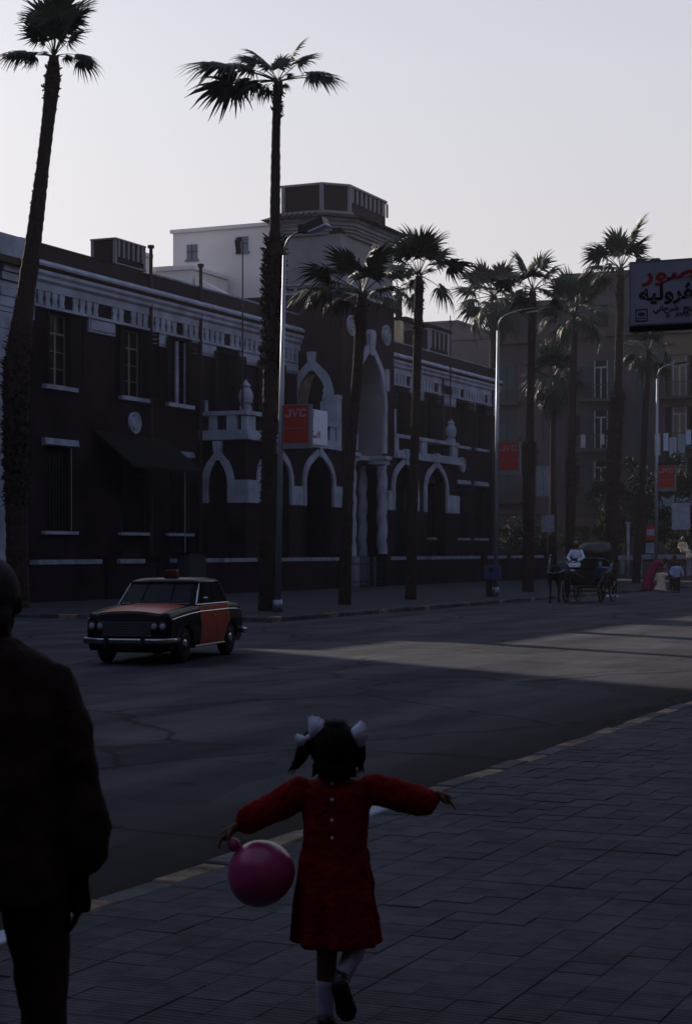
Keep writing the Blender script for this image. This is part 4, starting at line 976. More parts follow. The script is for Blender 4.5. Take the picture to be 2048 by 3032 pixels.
# white balustrade beyond the corner
bw = thing('white_balustrade', 'low pale balustrade wall across the end of the pavement behind the people', 'wall', (-27,104,.12))
def bseg(p, q, z1):
    p = Vector(p); q = Vector(q); d = q-p; L = d.length; d.normalize(); nrm = Vector((-d.y, d.x)); 
    def sl(u0,u1,w0,w1,za,zb,name,m_):
        c = [p+d*u0+nrm*w0, p+d*u1+nrm*w0, p+d*u1+nrm*w1, p+d*u0+nrm*w1]
        MB().add([(v.x,v.y,za) for v in c]+[(v.x,v.y,zb) for v in c], [(0,3,2,1),(4,5,6,7),(0,1,5,4),(1,2,6,5),(2,3,7,6),(3,0,4,7)]).build(name, m_, bw)
    sl(0,L,-.15,.15,.1,.4,'plinth',M['bggrey']); sl(0,L,-.16,.2,z1-.28,z1,'rail',M['bgwhite'] if 0 else M['coping'])
    n = max(2, int(L/1.6))
    for k in range(n+1): sl(k*(L-.3)/n, k*(L-.3)/n+.3, -.1,.12,.4,z1-.28,'post',M['coping'])
    sl(0,L,.02,.06,.4,z1-.28,'panel',M['bggrey'])
bseg((-33.8,110.5),(-27.9,107.5),1.55); bseg((-27.5,104.5),(-13,100.5),1.62)

# off-frame neighbours that throw the foreground into shade
nb = slab_building('tall_building', 'tall rendered block left of the side street, outside the view', 0, -76,-55.2,-60,55.2,37,'brownwall', wins=[('E',u,z,1.4,2.2) for u in range(-10,54,6) for z in (6,11,16,21,26,31)])
for (x0_, x1_, y0_, y1_, h_, lb_) in ((9.5,30,-30,15,32,'tall terrace on the near side of the street, outside the view to the right'),(11,30,17,62,27,'terrace further along the near side of the street, outside the view'),(12,30,64,150,23,'terrace at the far end of the near side of the street, outside the view'),(-12,11,132,150,21,'block closing the far end of the street, outside the view at right'),(-50,9,-46,-22,34,'block closing the street behind the viewer, outside the view')):
    slab_building('terrace_building', lb_, 0, x0_, x1_, y0_, y1_, h_, 'brick2')
slab_building('rear_building', 'rendered block behind the side street, outside the view', 0, -78,-60,58.5,76,22.3,'brownwall')

# ------------------------------------------------------------------ shrubs and trees beyond
def leafball(b, c, r, n, sz, rnd, flat=.8):
    for _ in range(n):
        u = Vector((rnd.gauss(0,1), rnd.gauss(0,1), rnd.gauss(0,1))).normalized(); k = rnd.random()**.4
        p = Vector(c)+Vector((u.x*r*k, u.y*r*k, u.z*r*k*flat))
        a = Vector((rnd.gauss(0,1), rnd.gauss(0,1), rnd.gauss(0,.6))).normalized(); d = a.orthogonal().normalized(); s_ = sz*rnd.uniform(.6,1.3)
        b.add([p-a*s_, p+d*s_*.45, p+a*s_, p-d*s_*.45], [(0,1,2,3)])
def tree(name, label, x, y, h, blobs, leafm='leaf', n=900, sz=.13, seed=1, cat='tree', tr=.16):
    rnd = random.Random(seed); t = thing(name, label, cat, (x,y,.12))
    b = MB()
    b.tube([(0,0,0),(.1,0,h*.35),(0,.05,h*.6),(.05,0,h*.8)], [tr,tr*.75,tr*.5,tr*.25], 8)
    for (bx,by,bz,r) in blobs: b.tube([(0,0,h*.35),(bx*.5,by*.5,(h*.35+bz)*.55),(bx,by,bz)], [tr*.5,tr*.3,tr*.1], 5)
    b.build('trunk', M['bark'], t, True, False)
    lb = MB()
    for (bx,by,bz,r) in blobs:
        for _ in range(7):
            u = Vector((rnd.gauss(0,1),rnd.gauss(0,1),rnd.gauss(0,.8))).normalized()*r*.6
            leafball(lb, (bx+u.x,by+u.y,bz+u.z), r*rnd.uniform(.35,.6), n//7, sz, rnd)
    lb.build('crown', M[leafm], t, False, False)
    return t
tree('garden_tree', 'dark spreading tree between the carriage and the billboard palm', -30.6,113,7.5,[(0,0,6.5,1.6),(-1.2,0,5.4,1.3),(1.3,.4,5.2,1.5),(.4,0,4.0,1.6),(-.8,.5,3.6,1.2)], n=1100, seed=21)
tree('garden_tree', 'dark dense tree behind the farthest lamp post', -26.6,110,7.6,[(0,0,6.6,1.4),(-1.0,0,5.0,1.5),(1.2,0,5.2,1.4),(2.2,.3,4.6,1.2),(.3,0,3.6,1.6),(-1.2,0,3.2,1.2)], n=1100, seed=22)
tree('leafy_bush', 'bright green bushy plant above the carriage hood', -30.4,108.5,4.6,[(0,0,3.9,.9),(-.5,0,3.1,.9),(.3,0,2.6,.8)], 'leaf2', n=900, sz=.1, seed=23, cat='bush', tr=.08)
for (x,y,s_,lb_,sd) in ((-37.9,113,1.5,'dim green bush right of the middle lamp post',31),(-33.9,112,.9,'small green bush above the white wall end',32),(-34.8,109.5,.7,'low spiky plant on the end of the garden wall',33),(-25.5,107,.9,'green shrub behind the balustrade under the awning',34),(-23.3,105.5,1.0,'green shrub at the right edge behind the seated person',35)):
    tree('shrub', lb_, x,y,1.8*s_+1.2,[(0,0,1.5*s_+1.3,.7*s_),(.4*s_,0,1.1*s_+1.1,.6*s_),(-.5*s_,.1,1.0*s_+1.1,.6*s_)], 'leaf2' if sd in (32,34) else 'leaf', n=420, sz=.09, seed=sd, cat='shrub', tr=.05)
# street signs near the thin palm
ss = thing('road_sign', 'red and white striped sign on a short post beside the thin palm', 'sign', (-23.9,93.6,.12))
MB().tube([(0,0,0),(0,0,3.0)], .04, 6).build('post', M['black_metal'], ss, False, False)
MB().box(-.3,.3,-.06,-.04,2.3,3.1).build('red_board', M['red'], ss, False, False); MB().box(-.24,.24,-.07,-.061,2.55,2.88).build('white_bar', M['laundry'], ss, False, False)
MB().box(-.3,.3,-.06,-.04,1.6,2.15).build('white_board', M['coping'], ss, False, False)
nb2 = thing('notice_board', 'small pale notice board right of the middle palm', 'sign', (-34.4,108.6,.12))
MB().box(-.42,.42,-.06,0,2.9,4.0).build('board', M['coping'], nb2, False, False); MB().tube([(0,.02,0),(0,.02,3.0)], .04, 6).build('post', M['black_metal'], nb2, False, False)
nb3 = thing('advert_panel', 'white poster panel with a pale drawing behind the farthest lamp post', 'sign', (-25.4,106.5,.12))
MB().box(-.55,.55,-.05,0,3.0,4.6).build('panel', M['laundry'], nb3, False, False); MB().tube([(0,.03,0),(0,.03,4.0)], .04, 6).build('post', M['black_metal'], nb3, False, False)
pst = thing('slim_post', 'short pale post standing behind the carriage hood', 'post', (-29.0,107.8,.12))
MB().tube([(0,0,0),(0,0,3.4)], .1, 8).build('shaft', M['coping'], pst, True, False); MB().box(-.14,.14,-.14,.14,3.4,3.5).build('cap', M['coping'], pst, False, False)

# ------------------------------------------------------------------ the taxi
taxi = thing('taxi', 'old black and orange taxi sedan with roof sign driving towards the viewer', 'taxi', (-15.60, 27.42, 0), R(9.6))
def clampi(ts, x):
    for (a, va), (c, vc) in zip(ts, ts[1:]):
        if x <= c: t = max(0, (x-a)/(c-a)); return va+(vc-va)*t
    return ts[-1][1]
LEN0, LEN1 = -2.0, 2.06
TOPZ = [(-2.0,.80),(-1.93,.85),(-1.4,.90),(-.72,.945),(1.25,.95),(1.7,.92),(2.0,.88),(2.06,.82)]
HW = [(-2.0,.70),(-1.9,.745),(-1.3,.765),(0,.775),(1.2,.765),(1.9,.735),(2.06,.69)]
YFW, YRW, RW = -1.24, 1.18, .30
def zlow(y):
    z = .24
    for yw in (YFW, YRW):
        d = abs(y-yw)
        if d < .36: z = max(z, .27+math.sqrt(.36**2-d*d)*.98)
    return z
def section(y):
    h = clampi(HW, y); tz = clampi(TOPZ, y); zl = zlow(y)
    cr = .035 if y < -.6 else .02
    zs = [(h*.93, zl), (h*.985, max(zl+.01,.38)), (h, max(zl+.02,.58)), (h*.992, .70), (h*.95, tz-.085), (h*.935, tz-.02), (h*.88, tz+.012), (h*.74, tz-.006), (h*.4, tz+cr*.7), (0, tz+cr)]
    pts = [(x, z) for x, z in zs]
    full = pts + [(-x, z) for x, z in reversed(pts[:-1])]
    return full
ys = sorted(set([LEN0, -1.97, LEN1, 2.03] + [LEN0+.06*k for k in range(1, 68)]))
rings = [[(x, y, z) for x, z in section(y)] for y in ys]
b = MB().loft(rings, cap=True)
b.build('body', M['carblack'], taxi, True, False)
MB().box(-.52,.52,-1.85,1.9,.2,.5).build('underbody', M['dark'], taxi, False, False)
def patch(idx, y0, y1, off, name, m, closed_y=True, parent=None):
    """panel following the body section points idx between y0 and y1, lifted by off"""
    yy = [y for y in ys if y0 < y < y1]; yy = [y0]+yy+[y1]; b = MB(); n = len(idx)
    for y in yy:
        s_ = section(y)
        for i in idx:
            x, z = s_[i]; L = math.hypot(x, z-.5) or 1
            nx = x/L; nz = (z-.5)/L
            if i in (0,1,2,3,4,14,15,16,17,18): nx, nz = (1 if x > 0 else -1), 0
            elif 6 <= i <= 12: nx, nz = 0, 1
            b.v.append((x+nx*off, y, z+nz*off))
    for k in range(len(yy)-1):
        for j in range(n-1):
            q = k*n+j; b.f.append((q, q+1, q+n+1, q+n))
    return b.build(name, M[m], parent or taxi, True, False)
for side, idx in ((1,[0,1,2,3,4,5]),(-1,[18,17,16,15,14,13])):
    d1 = patch(idx, -.50, .33, .005, 'door', 'carorange'); d2 = patch(idx, .345, 1.10, .005, 'door', 'carorange')
    for d, y in ((d1,.20),(d2,.95)):
        x = side*(clampi(HW, y)*.985+.02)
        MB().box(x-.015,x+.015,y-.08,y+.06,.735,.76).build('handle', M['chrome'], d, False, False)
    MB().tube([(side*(clampi(HW, y)*.985+.012), y, clampi(TOPZ,y)-.10) for y in (-1.9,-1.5,-1,-.5,0,.5,1,1.5,1.95)], .010, 5).build('chrome_strip', M['chrome'], taxi, False, False)
    MB().tube([(side*.765,y,.26) for y in (-.82,.75)], .02, 5).build('sill_trim', M['black_metal'], taxi, False, False)
patch([7,8,9,10,11], -1.93, -.70, .006, 'bonnet', 'carorange')
# greenhouse
def ghs(t):    # ring at fraction t of the height
    z = .945+t*.40
    y0 = -.68+t*.44; y1 = 1.26-t*.30; h = .70-t*.10
    return y0, y1, h, z
def ghring(t, g=0):
    y0, y1, h, z = ghs(t); h += g; y0 -= g; y1 += g
    return [(-h+.06,y0+.0,z),(-h*.4,y0-.05,z),(h*.4,y0-.05,z),(h-.06,y0,z),(h,y0+.07,z),(h,y1-.1,z),(h-.08,y1,z),(-h+.08,y1,z),(-h,y1-.1,z),(-h,y0+.07,z)]
gh = MB().loft([ghring(-.05), ghring(1)]); gh.build('cabin', M['carblack'], taxi, False, False)
rf = MB().loft([ghring(.93,.018), ghring(1.0,.022), [(x*.94,y*.94+.02,z+.035) for x,y,z in ghring(1)], [(x*.7,y*.7+.1,z+.062) for x,y,z in ghring(1)], [(x*.2,y*.2+.3,z+.072) for x,y,z in ghring(1)]])
rf.build('roof', M['carblack'], taxi, True, False)
def pane(pts, name='window_pane', m='carglass'): return MB().add(pts, [tuple(range(len(pts)))]).build(name, M[m], taxi, False, False)
def sidept(y, t, side, off=.006):
    y0, y1, h, z = ghs(t); return (side*(h+off), y, z)
for side in (1,-1):
    def quad(ya0, ya1, yb0, yb1, t0=.10, t1=.88): return pane([sidept(ya0,t0,side), sidept(ya1,t0,side), sidept(yb1,t1,side), sidept(yb0,t1,side)])
    quad(-.52,-.28,-.16,-.10); 
    quad(-.25,.30,-.07,.30); q3 = quad(.38,.92,.38,.82); quad(.95,1.08,.85,.89)
    MB().tube([sidept(-.62,.04,side,.01), sidept(1.18,.04,side,.01)], .009, 5).build('window_trim', M['chrome'], taxi, False, False)
    MB().tube([sidept(-.60,.02,side,.01), sidept(-.20,.93,side,.012)], .012, 5).build('pillar_trim', M['chrome'], taxi, False, False)
    MB().tube([sidept(1.17,.02,side,.01), sidept(.90,.93,side,.012)], .010, 5).build('pillar_trim', M['chrome'], taxi, False, False)
def fpt(u, t, off=.008):
    y0, y1, h, z = ghs(t); w_ = (h-.08)*u; return (w_, y0-.05*(1-abs(u)**2*.9)-off, z+.0)
ws = MB(); N_ = 9
for t in (.10,.86): ws.v += [fpt(-1+2*k/(N_-1), t) for k in range(N_)]
ws.f = [(k,k+1,N_+k+1,N_+k) for k in range(N_-1)]
wso = ws.build('windscreen', M['carglass'], taxi, True, False)
MB().tube([fpt(-1+2*k/(N_-1), .07, .012) for k in range(N_)], .008, 5).tube([fpt(-1+2*k/(N_-1), .89, .012) for k in range(N_)], .008, 5).build('windscreen_trim', M['chrome'], taxi, False, False)
MB().tube([(.1,-.73,.97),(.32,-.70,1.02),(.5,-.67,1.03)], .006, 4).build('wiper', M['black_metal'], taxi, False, False)
MB().tube([(-.45,-.73,.97),(-.2,-.71,1.02),(-.02,-.69,1.03)], .006, 4).build('wiper', M['black_metal'], taxi, False, False)
rs = MB().loft([[(x*s_*.85, .14+y*s_, z) for x, y in ((-.13,-.07),(.13,-.07),(.13,.07),(-.13,.07))] for z, s_ in ((1.40,1),(1.46,1.05),(1.53,1.0),(1.55,.9))]).build('roof_sign', mat('roof_sign_plastic', (.12,.025,.010), .5, .2), taxi, False, False)
MB().box(-.1,.1,.08,.2,1.37,1.405).build('roof_sign_base', M['black_metal'], taxi, False, False)
# front: grille, four lamps, bumper with overriders, plate
gr = MB().box(-.42,.42,-2.03,-1.99,.50,.70).build('grille', M['black_metal'], taxi, False, False)
for k in range(7): MB().box(-.42,.42,-2.038,-2.031,.515+k*.027,.524+k*.027).build('slat', M['signframe'], gr, False, False)
MB().box(-.44,.44,-2.045,-2.02,.485,.497).box(-.44,.44,-2.045,-2.02,.703,.715).build('grille_trim', M['signframe'], taxi, False, False)
for sx in (-.62,-.47,.47,.62):
    hl = MB().lathe([(.078,0),(.082,.02),(.07,.03)], (0,0,0), 16); l_ = hl.build('headlight_rim', M['black_metal'], taxi, True, False)
    l_.rotation_euler = (R(90),0,0); l_.location = (sx,-1.985,.64)
    ln_ = MB().ell((0,0,.03), (.052,.052,.018), 14, 6).build('headlight', M['lamp_glass'], taxi, True, False)
    ln_.rotation_euler = (R(90),0,0); ln_.location = (sx,-1.985,.64)
bp = [(-.80,-1.70,.40),(-.79,-1.92,.40),(-.72,-2.06,.40),(-.4,-2.11,.40),(0,-2.12,.40),(.4,-2.11,.40),(.72,-2.06,.40),(.79,-1.92,.40),(.80,-1.70,.40)]
MB().tube(bp, [(.022,.05)]*9, 8).build('front_bumper', M['chrome'], taxi, True, False)
MB().tube([(x,-y+.06,z+.02) for x,y,z in bp], [(.022,.05)]*9, 8).build('rear_bumper', M['chrome'], taxi, True, False)
for sx in (-.32,.32): MB().cbox((sx,-2.13,.41), (.03,.03,.085)).build('overrider', M['black_metal'], taxi, False, False)
MB().box(-.17,.17,-2.135,-2.125,.27,.36).build('number_plate', M['shutter'], taxi, False, False)
mr_ = MB().tube([(.74,-.42,.97),(.80,-.44,1.05)], .008, 5).lathe([(.0,0),(.055,.01),(.05,.03),(.02,.04)], (.82,-.44,1.05), 12)
mr_.build('wing_mirror', M['chrome'], taxi, False, False)
for sx in (-1, 1):
    MB().box(sx*.60-.07,sx*.60+.07,2.07,2.085,.6,.74).build('tail_light', M['red'], taxi, False, False)
    for yw in (YFW, YRW):
        wh = MB(); prof = [(.17,-.075),(.27,-.085),(.305,-.06),(.31,0),(.305,.06),(.27,.085),(.17,.075)]
        w_ = wh.lathe(prof, (0,0,0), 28).build('wheel', M['rubber'], taxi, True, False); w_.rotation_euler = (0,R(90),0); w_.location = (sx*.655, yw, .31)
        rm = MB().lathe([(.185,.06*sx),(.175,.085*sx),(.16,.07*sx),(.12,.06*sx),(.02,.065*sx)], (0,0,0), 24)  .build('rim', M['black_metal'], w_, True, False)
        hc = MB().lathe([(.10,.07*sx),(.095,.085*sx),(.06,.105*sx),(.01,.112*sx)], (0,0,0), 20).build('hubcap', M['chrome'], w_, True, False)

# ------------------------------------------------------------------ people
def hand(b, wrist, d, up, s=1.0, curl=.5, side=1):
    """palm, four fingers and a thumb as tubes; d points along the hand, up is the back of the hand"""
    d = Vector(d).normalized(); up = Vector(up); up = (up-d*up.dot(d)).normalized(); sd = d.cross(up)*side; w0 = Vector(wrist)
    b.tube([w0-d*.02*s, w0+d*.02*s, w0+d*.06*s, w0+d*.09*s], [(.022*s,.016*s),(.03*s,.016*s),(.038*s,.015*s),(.036*s,.012*s)], 10)
    for k, (o_, L) in enumerate(((-.028,.066),(-.0095,.076),(.0095,.072),(.027,.056))):
        p = w0+d*.085*s+sd*o_*s; dd = d.copy(); pts = [p-d*.02*s, p]
        for j in range(3):
            a = curl*(.5+.35*j); dd = (d*math.cos(a)-up*math.sin(a)); p = p+dd*L*s*(.45,.32,.25)[j]; pts.append(p.copy())
        b.tube(pts, [.009*s,.0095*s,.009*s,.008*s,.0065*s], 7)
    p = w0+d*.03*s-sd*.03*s; b.tube([w0+d*.02*s-sd*.015*s, p, p+(d*.6-sd*.6-up*.3)*.035*s, p+(d*1.0-sd*.75-up*.6)*.05*s], [.011*s,.012*s,.010*s,.008*s], 7)

def poly(*a): return [Vector(p) for p in a]
# --- the running girl (local x = right, y = away from the camera)
gd_ = 6.68; ga_ = math.atan((985-1024)/5300); gr_ = gd_/math.cos(ga_); gx, gy = gr_*math.sin(ga_-R(YAW)), gr_*math.cos(ga_-R(YAW))
girl = thing('person', 'small girl in red dress with white hair bows running with arms outstretched', 'person', (gx, gy, .12), R(YAW))
b = MB()
b.ell((.006,.0,1.03), (.078,.09,.098), 16, 12)                       # head
b.ell((.006,.075,.99), (.055,.03,.05), 10, 8)                        # jaw and cheeks face away
b.ell((.006,.095,1.02), (.012,.014,.016), 8, 6)                      # nose
b.ell((-.074,.0,1.02), (.01,.018,.026), 8, 6); b.ell((.086,.0,1.02), (.01,.018,.026), 8, 6)
b.tube([(.006,.0,.97),(.006,0,.88)], [.036,.042], 10)                # neck
b.tube([(.01,0,.90),(.01,0,.80),(.008,0,.66),(.008,0,.55)], [(.11,.06),(.115,.075),(.095,.07),(.115,.08)], 14)
b.tube([(-.09,0,.87),(-.16,.01,.835),(-.255,.0,.80),(-.36,-.01,.745)], [.034,.030,.026,.019], 10)
hand(b, (-.368,-.012,.742), (-.75,-.1,-.55), (-.5,.0,.8), .62, .9)
b.tube([(.11,0,.88),(.19,0,.87),(.285,.01,.845),(.385,.0,.868)], [.034,.030,.025,.019], 10)
hand(b, (.392,0,.868), (.75,.1,-.45), (.5,.0,.8), .58, .6, -1)
b.tube([(-.045,0,.55),(-.035,.0,.42),(-.022,.01,.28),(-.025,-.005,.16),(-.024,-.01,.06)], [.062,.054,.040,.036,.024], 12)
b.tube([(.06,0,.55),(.075,.04,.42),(.095,.06,.305),(.062,-.04,.26),(.035,-.125,.215)], [.062,.052,.042,.034,.026], 12)
body = b.build('body', M['skin'], girl, True, False); remesh(body, .0055, 3); bake(body)
# dress
def ringz(cx, cy, z, rx, ry, n=40, fold=0, ph=0):
    return [(cx+rx*math.cos(t)*(1+fold*math.sin(7*t+ph)+fold*.6*math.sin(11*t+1)), cy+ry*math.sin(t)*(1+fold*math.sin(7*t+ph)+fold*.6*math.sin(11*t+1)), z) for t in [2*PI*j/n for j in range(n)]]
b = MB().loft([ringz(.006,0,.935,.045,.042), ringz(.006,0,.925,.062,.055), ringz(.008,0,.912,.115,.07), ringz(.01,0,.885,.142,.082), ringz(.012,0,.82,.130,.088), ringz(.010,0,.74,.120,.088), ringz(.006,0,.68,.120,.086,fold=.015),
      ringz(.006,0,.665,.121,.086,fold=.02), ringz(.006,.0,.60,.135,.10,fold=.04), ringz(.008,.0,.50,.142,.11,fold=.07), ringz(.012,.0,.40,.146,.12,fold=.13), ringz(.016,.0,.315,.150,.125,fold=.17), ringz(.016,.0,.308,.138,.113,fold=.17)])
b.tube([(-.105,0,.885),(-.15,0,.862),(-.20,0,.83),(-.27,0,.795),(-.33,-.005,.765),(-.355,-.01,.752)], [(.050,.055),(.062,.062),(.060,.062),(.055,.055),(.052,.05),(.026,.026)], 14)
b.tube([(.125,0,.89),(.17,0,.885),(.24,0,.865),(.31,.0,.845),(.355,.0,.845),(.385,0,.865)], [(.050,.055),(.056,.06),(.056,.06),(.062,.06),(.058,.056),(.026,.026)], 14)
b.ell((-.125,0,.905), (.042,.05,.030), 12, 8); b.ell((.14,0,.915), (.042,.05,.026), 12, 8)
rnd = random.Random(2)
dress = b.build('dress', M['redcloth'], girl, True, False); remesh(dress, .0065, 3)
tex = bpy.data.textures.new('cloth_creases', 'CLOUDS'); tex.noise_scale = .055
dm = dress.modifiers.new('d', 'DISPLACE'); dm.texture = tex; dm.strength = .016; dm.mid_level = .5; dm.texture_coords = 'LOCAL'
bake(dress)
MB().tube([(.006+.052*math.cos(t), .046*math.sin(t), .935) for t in [2*PI*j/16 for j in range(17)]], .007, 6).build('collar', M['darkcloth'], girl, True, False)
for z, yb in ((.918,-.066),(.86,-.092),(.785,-.094),(.72,-.094)): MB().ell((-.002,yb-.004,z), (.0065,.004,.0065), 10, 6).build('button', M['whitecloth'], girl, True, False)
MB().prism([(-.072,.525),(-.055,.525),(-.058,.46),(-.066,.46)], 'y', -.128, -.121).build('sash_end', M['redcloth'], girl, False, False)
# hair, pigtails, bows
b = MB(); b.ell((.006,-.012,1.045), (.088,.098,.102), 18, 12); b.ell((.004,-.03,.985), (.078,.07,.06), 14, 8); b.ell((.006,-.02,1.13), (.045,.05,.022), 12, 8)
b.tube([(-.04,0,1.11),(-.075,-.01,1.10),(-.10,-.01,1.06),(-.118,-.015,1.01),(-.138,-.015,.972),(-.152,-.015,.962)], [.022,.022,.030,.026,.014,.003], 10)
b.tube([(.05,0,1.10),(.085,-.01,1.09),(.10,-.01,1.05),(.104,-.01,1.0),(.098,-.015,.975),(.105,-.01,.962)], [.022,.020,.024,.020,.015,.004], 10)
for k in range(26):
    t = rnd.uniform(PI*1.05, PI*1.95); x = .006+.075*math.cos(t); y = -.02+.075*math.sin(t)
    b.tube([(x,y,.985),(x*1.03,y*1.03,.95),(x*1.05+rnd.uniform(-.01,.01),y*1.02,.935)], [.009,.008,.003], 6)
hair = b.build('hair', M['hair'], girl, True, False); remesh(hair, .005, 2); bake(hair)
def bow(cx, cy, cz, fans):
    b = MB()
    for (a0, a1, rr, bulge) in fans:      # puffed ribbon loops radiating from the knot
        n = 20
        for side in (0, 1):
            k0 = len(b.v)
            for q in range(6):
                u = q/5; r = rr*(.10+.90*u)
                for k in range(n+1):
                    v = k/n; a = R(a0+(a1-a0)*v); pl = .0022*math.sin(k*2.3)*u + bulge*math.sin(PI*min(1,u*.92+.04))**.7*(math.sin(PI*v)**.5)*(1 if side else -1)
                    rq = r*(1-.10*abs(2*v-1)**3+.03*math.sin(k*1.9)*u); b.v.append((cx+rq*math.cos(a), cy+pl, cz+rq*math.sin(a)))
            for q in range(5):
                for k in range(n): t = k0+q*(n+1)+k; b.f.append((t,t+1,t+n+2,t+n+1))
    b.ell((cx,cy,cz), (.013,.018,.013), 8, 6)
    return b.build('hair_bow', M['whitecloth'], girl, True, False)
bow(-.090,-.026,1.082, ((0,92,.086,.034),(160,245,.05,.022))); bow(.050,-.026,1.098, ((-55,42,.080,.034),(130,200,.02,.01)))
b = MB()
for k in range(60):
    t = rnd.uniform(0, PI); x0_ = .006+.088*math.cos(t)*rnd.uniform(.9,1); z0_ = 1.045+.10*math.sin(t)*rnd.uniform(.9,1)
    b.tube([(x0_,-.02,z0_),(x0_+rnd.uniform(-.012,.012),-.03,z0_+rnd.uniform(.004,.016)),(x0_+rnd.uniform(-.03,.03),-.03,z0_+rnd.uniform(-.01,.02))], [.0012,.001,.0006], 3)
for sx, zz in ((-.15,.965),(.105,.965)):
    for k in range(14): b.tube([(sx*.93+rnd.uniform(-.01,.01),-.015,zz+.03),(sx+rnd.uniform(-.012,.012),-.015,zz),(sx+rnd.uniform(-.022,.018),-.015,zz-rnd.uniform(.005,.025))], [.003,.002,.0006], 3)
tag(b.build('loose_strands', M['hair'], girl, False, False), kind='stuff')
# socks and shoes
b = MB().tube([(-.0245,-.005,.175),(-.025,-.006,.15),(-.024,-.008,.06),(-.024,.0,.03)], [.0385,.0375,.029,.030], 14); b.ell((-.024,.03,.028), (.030,.06,.025), 12, 8); b.build('sock', M['sock'], girl, True, False)
b = MB().tube([(.085,.022,.285),(.066,-.03,.262),(.036,-.122,.214)], [.042,.037,.029], 14); b.ell((.035,-.13,.195), (.028,.028,.034), 12, 8); b.build('sock', M['sock'], girl, True, False)
b = MB().tube([(-.024,-.045,.02),(-.024,0,.022),(-.024,.06,.018),(-.024,.10,.014)], [(.028,.024),(.034,.026),(.038,.022),(.024,.014)], 14); b.build('shoe', M['shoe'], girl, True, False)
b = MB().tube([(.020,-.150,.222),(.026,-.155,.19),(.040,-.15,.14),(.052,-.135,.09),(.058,-.12,.06)], [(.022,.022),(.034,.024),(.034,.018),(.039,.018),(.024,.012)], 14); sh = b.build('shoe', M['shoe'], girl, True, False)
MB().tube([(.012,-.135,.245),(.034,-.160,.235),(.060,-.13,.20)], .006, 6).build('shoe_strap', M['shoe'], sh, True, False)
# balloon in her left hand
bal_ = thing('balloon', 'pink balloon held by the running girl in her left hand', 'balloon', (gx, gy, .12), R(YAW))
prof = []
for k in range(26):
    t = k/25; a = -PI/2+PI*t; r = math.cos(a)*.127*(1-.06*math.sin(a)); z = math.sin(a)*.122
    prof.append((max(r,.002), z))
bo = MB().lathe(prof, (0,0,0), 36).build('skin', M['balloon'], bal_, True, False); bo.location = (-.268,-.02,.578); bo.rotation_euler = (0, R(-38), 0)
kn = MB().lathe([(.002,-.03),(.018,-.028),(.026,-.012),(.022,.006),(.012,.016),(.006,.024),(.010,.034),(.003,.038)], (0,0,0), 18).build('knot', M['balloon'], bal_, True, False); kn.location = (-.370,-.02,.688); kn.rotation_euler = (0, R(-30), 0)

# --- the man at the left edge
mx_, my_ = None, None
MD = 5.0; a_ = math.atan((-24-1024)/5300)-R(YAW); r_ = MD/math.cos(a_+R(YAW))
mp = thing('person', 'man in dark jacket with short grey hair seen from behind, cropped at left', 'person', (r_*math.sin(a_), r_*math.cos(a_), .12), R(YAW))
b = MB()
b.ell((0,0,1.645), (.074,.094,.105), 18, 14); b.ell((0,.06,1.585), (.055,.05,.06), 12, 10); b.ell((0,.105,1.62), (.014,.02,.022), 8, 6)
b.ell((-.077,.0,1.63), (.010,.02,.032), 8, 8); b.ell((.077,.0,1.63), (.010,.02,.032), 8, 8)
b.tube([(0,-.01,1.60),(0,-.01,1.44)], [.054,.066], 14)
b.tube([(0,0,1.47),(0,0,1.35),(0,0,1.1),(0,0,.9)], [(.15,.09),(.17,.11),(.155,.11),(.16,.11)], 16)
for sx in (-1,1):
    b.tube([(sx*.15,0,1.44),(sx*.205,0,1.2),(sx*.25,.01,.97),(sx*.242,.03,.86)], [.052,.045,.04,.028], 12)
    hand(b, (sx*.242,.03,.85), (-sx*.06,.05,-1), (sx*1,.1,0), 1.0, .55, sx)
    b.tube([(sx*.085,0,.92),(sx*.11,.03*sx,.66),(sx*.125,.05*sx,.46),(sx*.13,-.03,.25),(sx*.13,-.06,.08)], [.07,.055,.042,.038,.035], 12)
mb_ = b.build('body', M['skin_dark'], mp, True, False); remesh(mb_, .007, 3); bake(mb_)
b = MB(); b.ell((0,-.008,1.662), (.080,.099,.098), 18, 14); b.ell((0,-.05,1.60), (.066,.052,.06), 14, 10)
hr = b.build('hair', M['greyhair'], mp, True, False); remesh(hr, .007, 2); bake(hr)
b = MB().loft([ringz(0,-.01,1.535,.070,.062), ringz(0,-.01,1.518,.090,.08), ringz(0,-.01,1.495,.140,.10), ringz(0,0,1.46,.180,.115), ringz(0,0,1.41,.205,.125), ringz(0,0,1.32,.205,.14), ringz(0,0,1.15,.205,.145,fold=.01), ringz(0,0,.95,.215,.15,fold=.015), ringz(0,0,.80,.215,.155,fold=.02), ringz(0,0,.79,.20,.14,fold=.02)])
for sx in (-1,1):
    b.tube([(sx*.10,0,1.43),(sx*.158,0,1.405),(sx*.200,0,1.29),(sx*.232,.0,1.15),(sx*.262,.0,1.0),(sx*.262,.015,.93),(sx*.250,.03,.885)], [(.045,.06),(.062,.078),(.066,.082),(.062,.076),(.054,.07),(.052,.064),(.040,.046)], 16)
jk = b.build('jacket', M['darkcloth'], mp, True, False); remesh(jk, .010, 14)
tx2 = bpy.data.textures.new('jacket_creases', 'CLOUDS'); tx2.noise_scale = .12
dm = jk.modifiers.new('d', 'DISPLACE'); dm.texture = tx2; dm.strength = .03; dm.mid_level = .5; dm.texture_coords = 'LOCAL'
bake(jk)
b = MB().tube([(0,0,1.0),(0,0,.80)], [(.185,.13),(.19,.13)], 18)
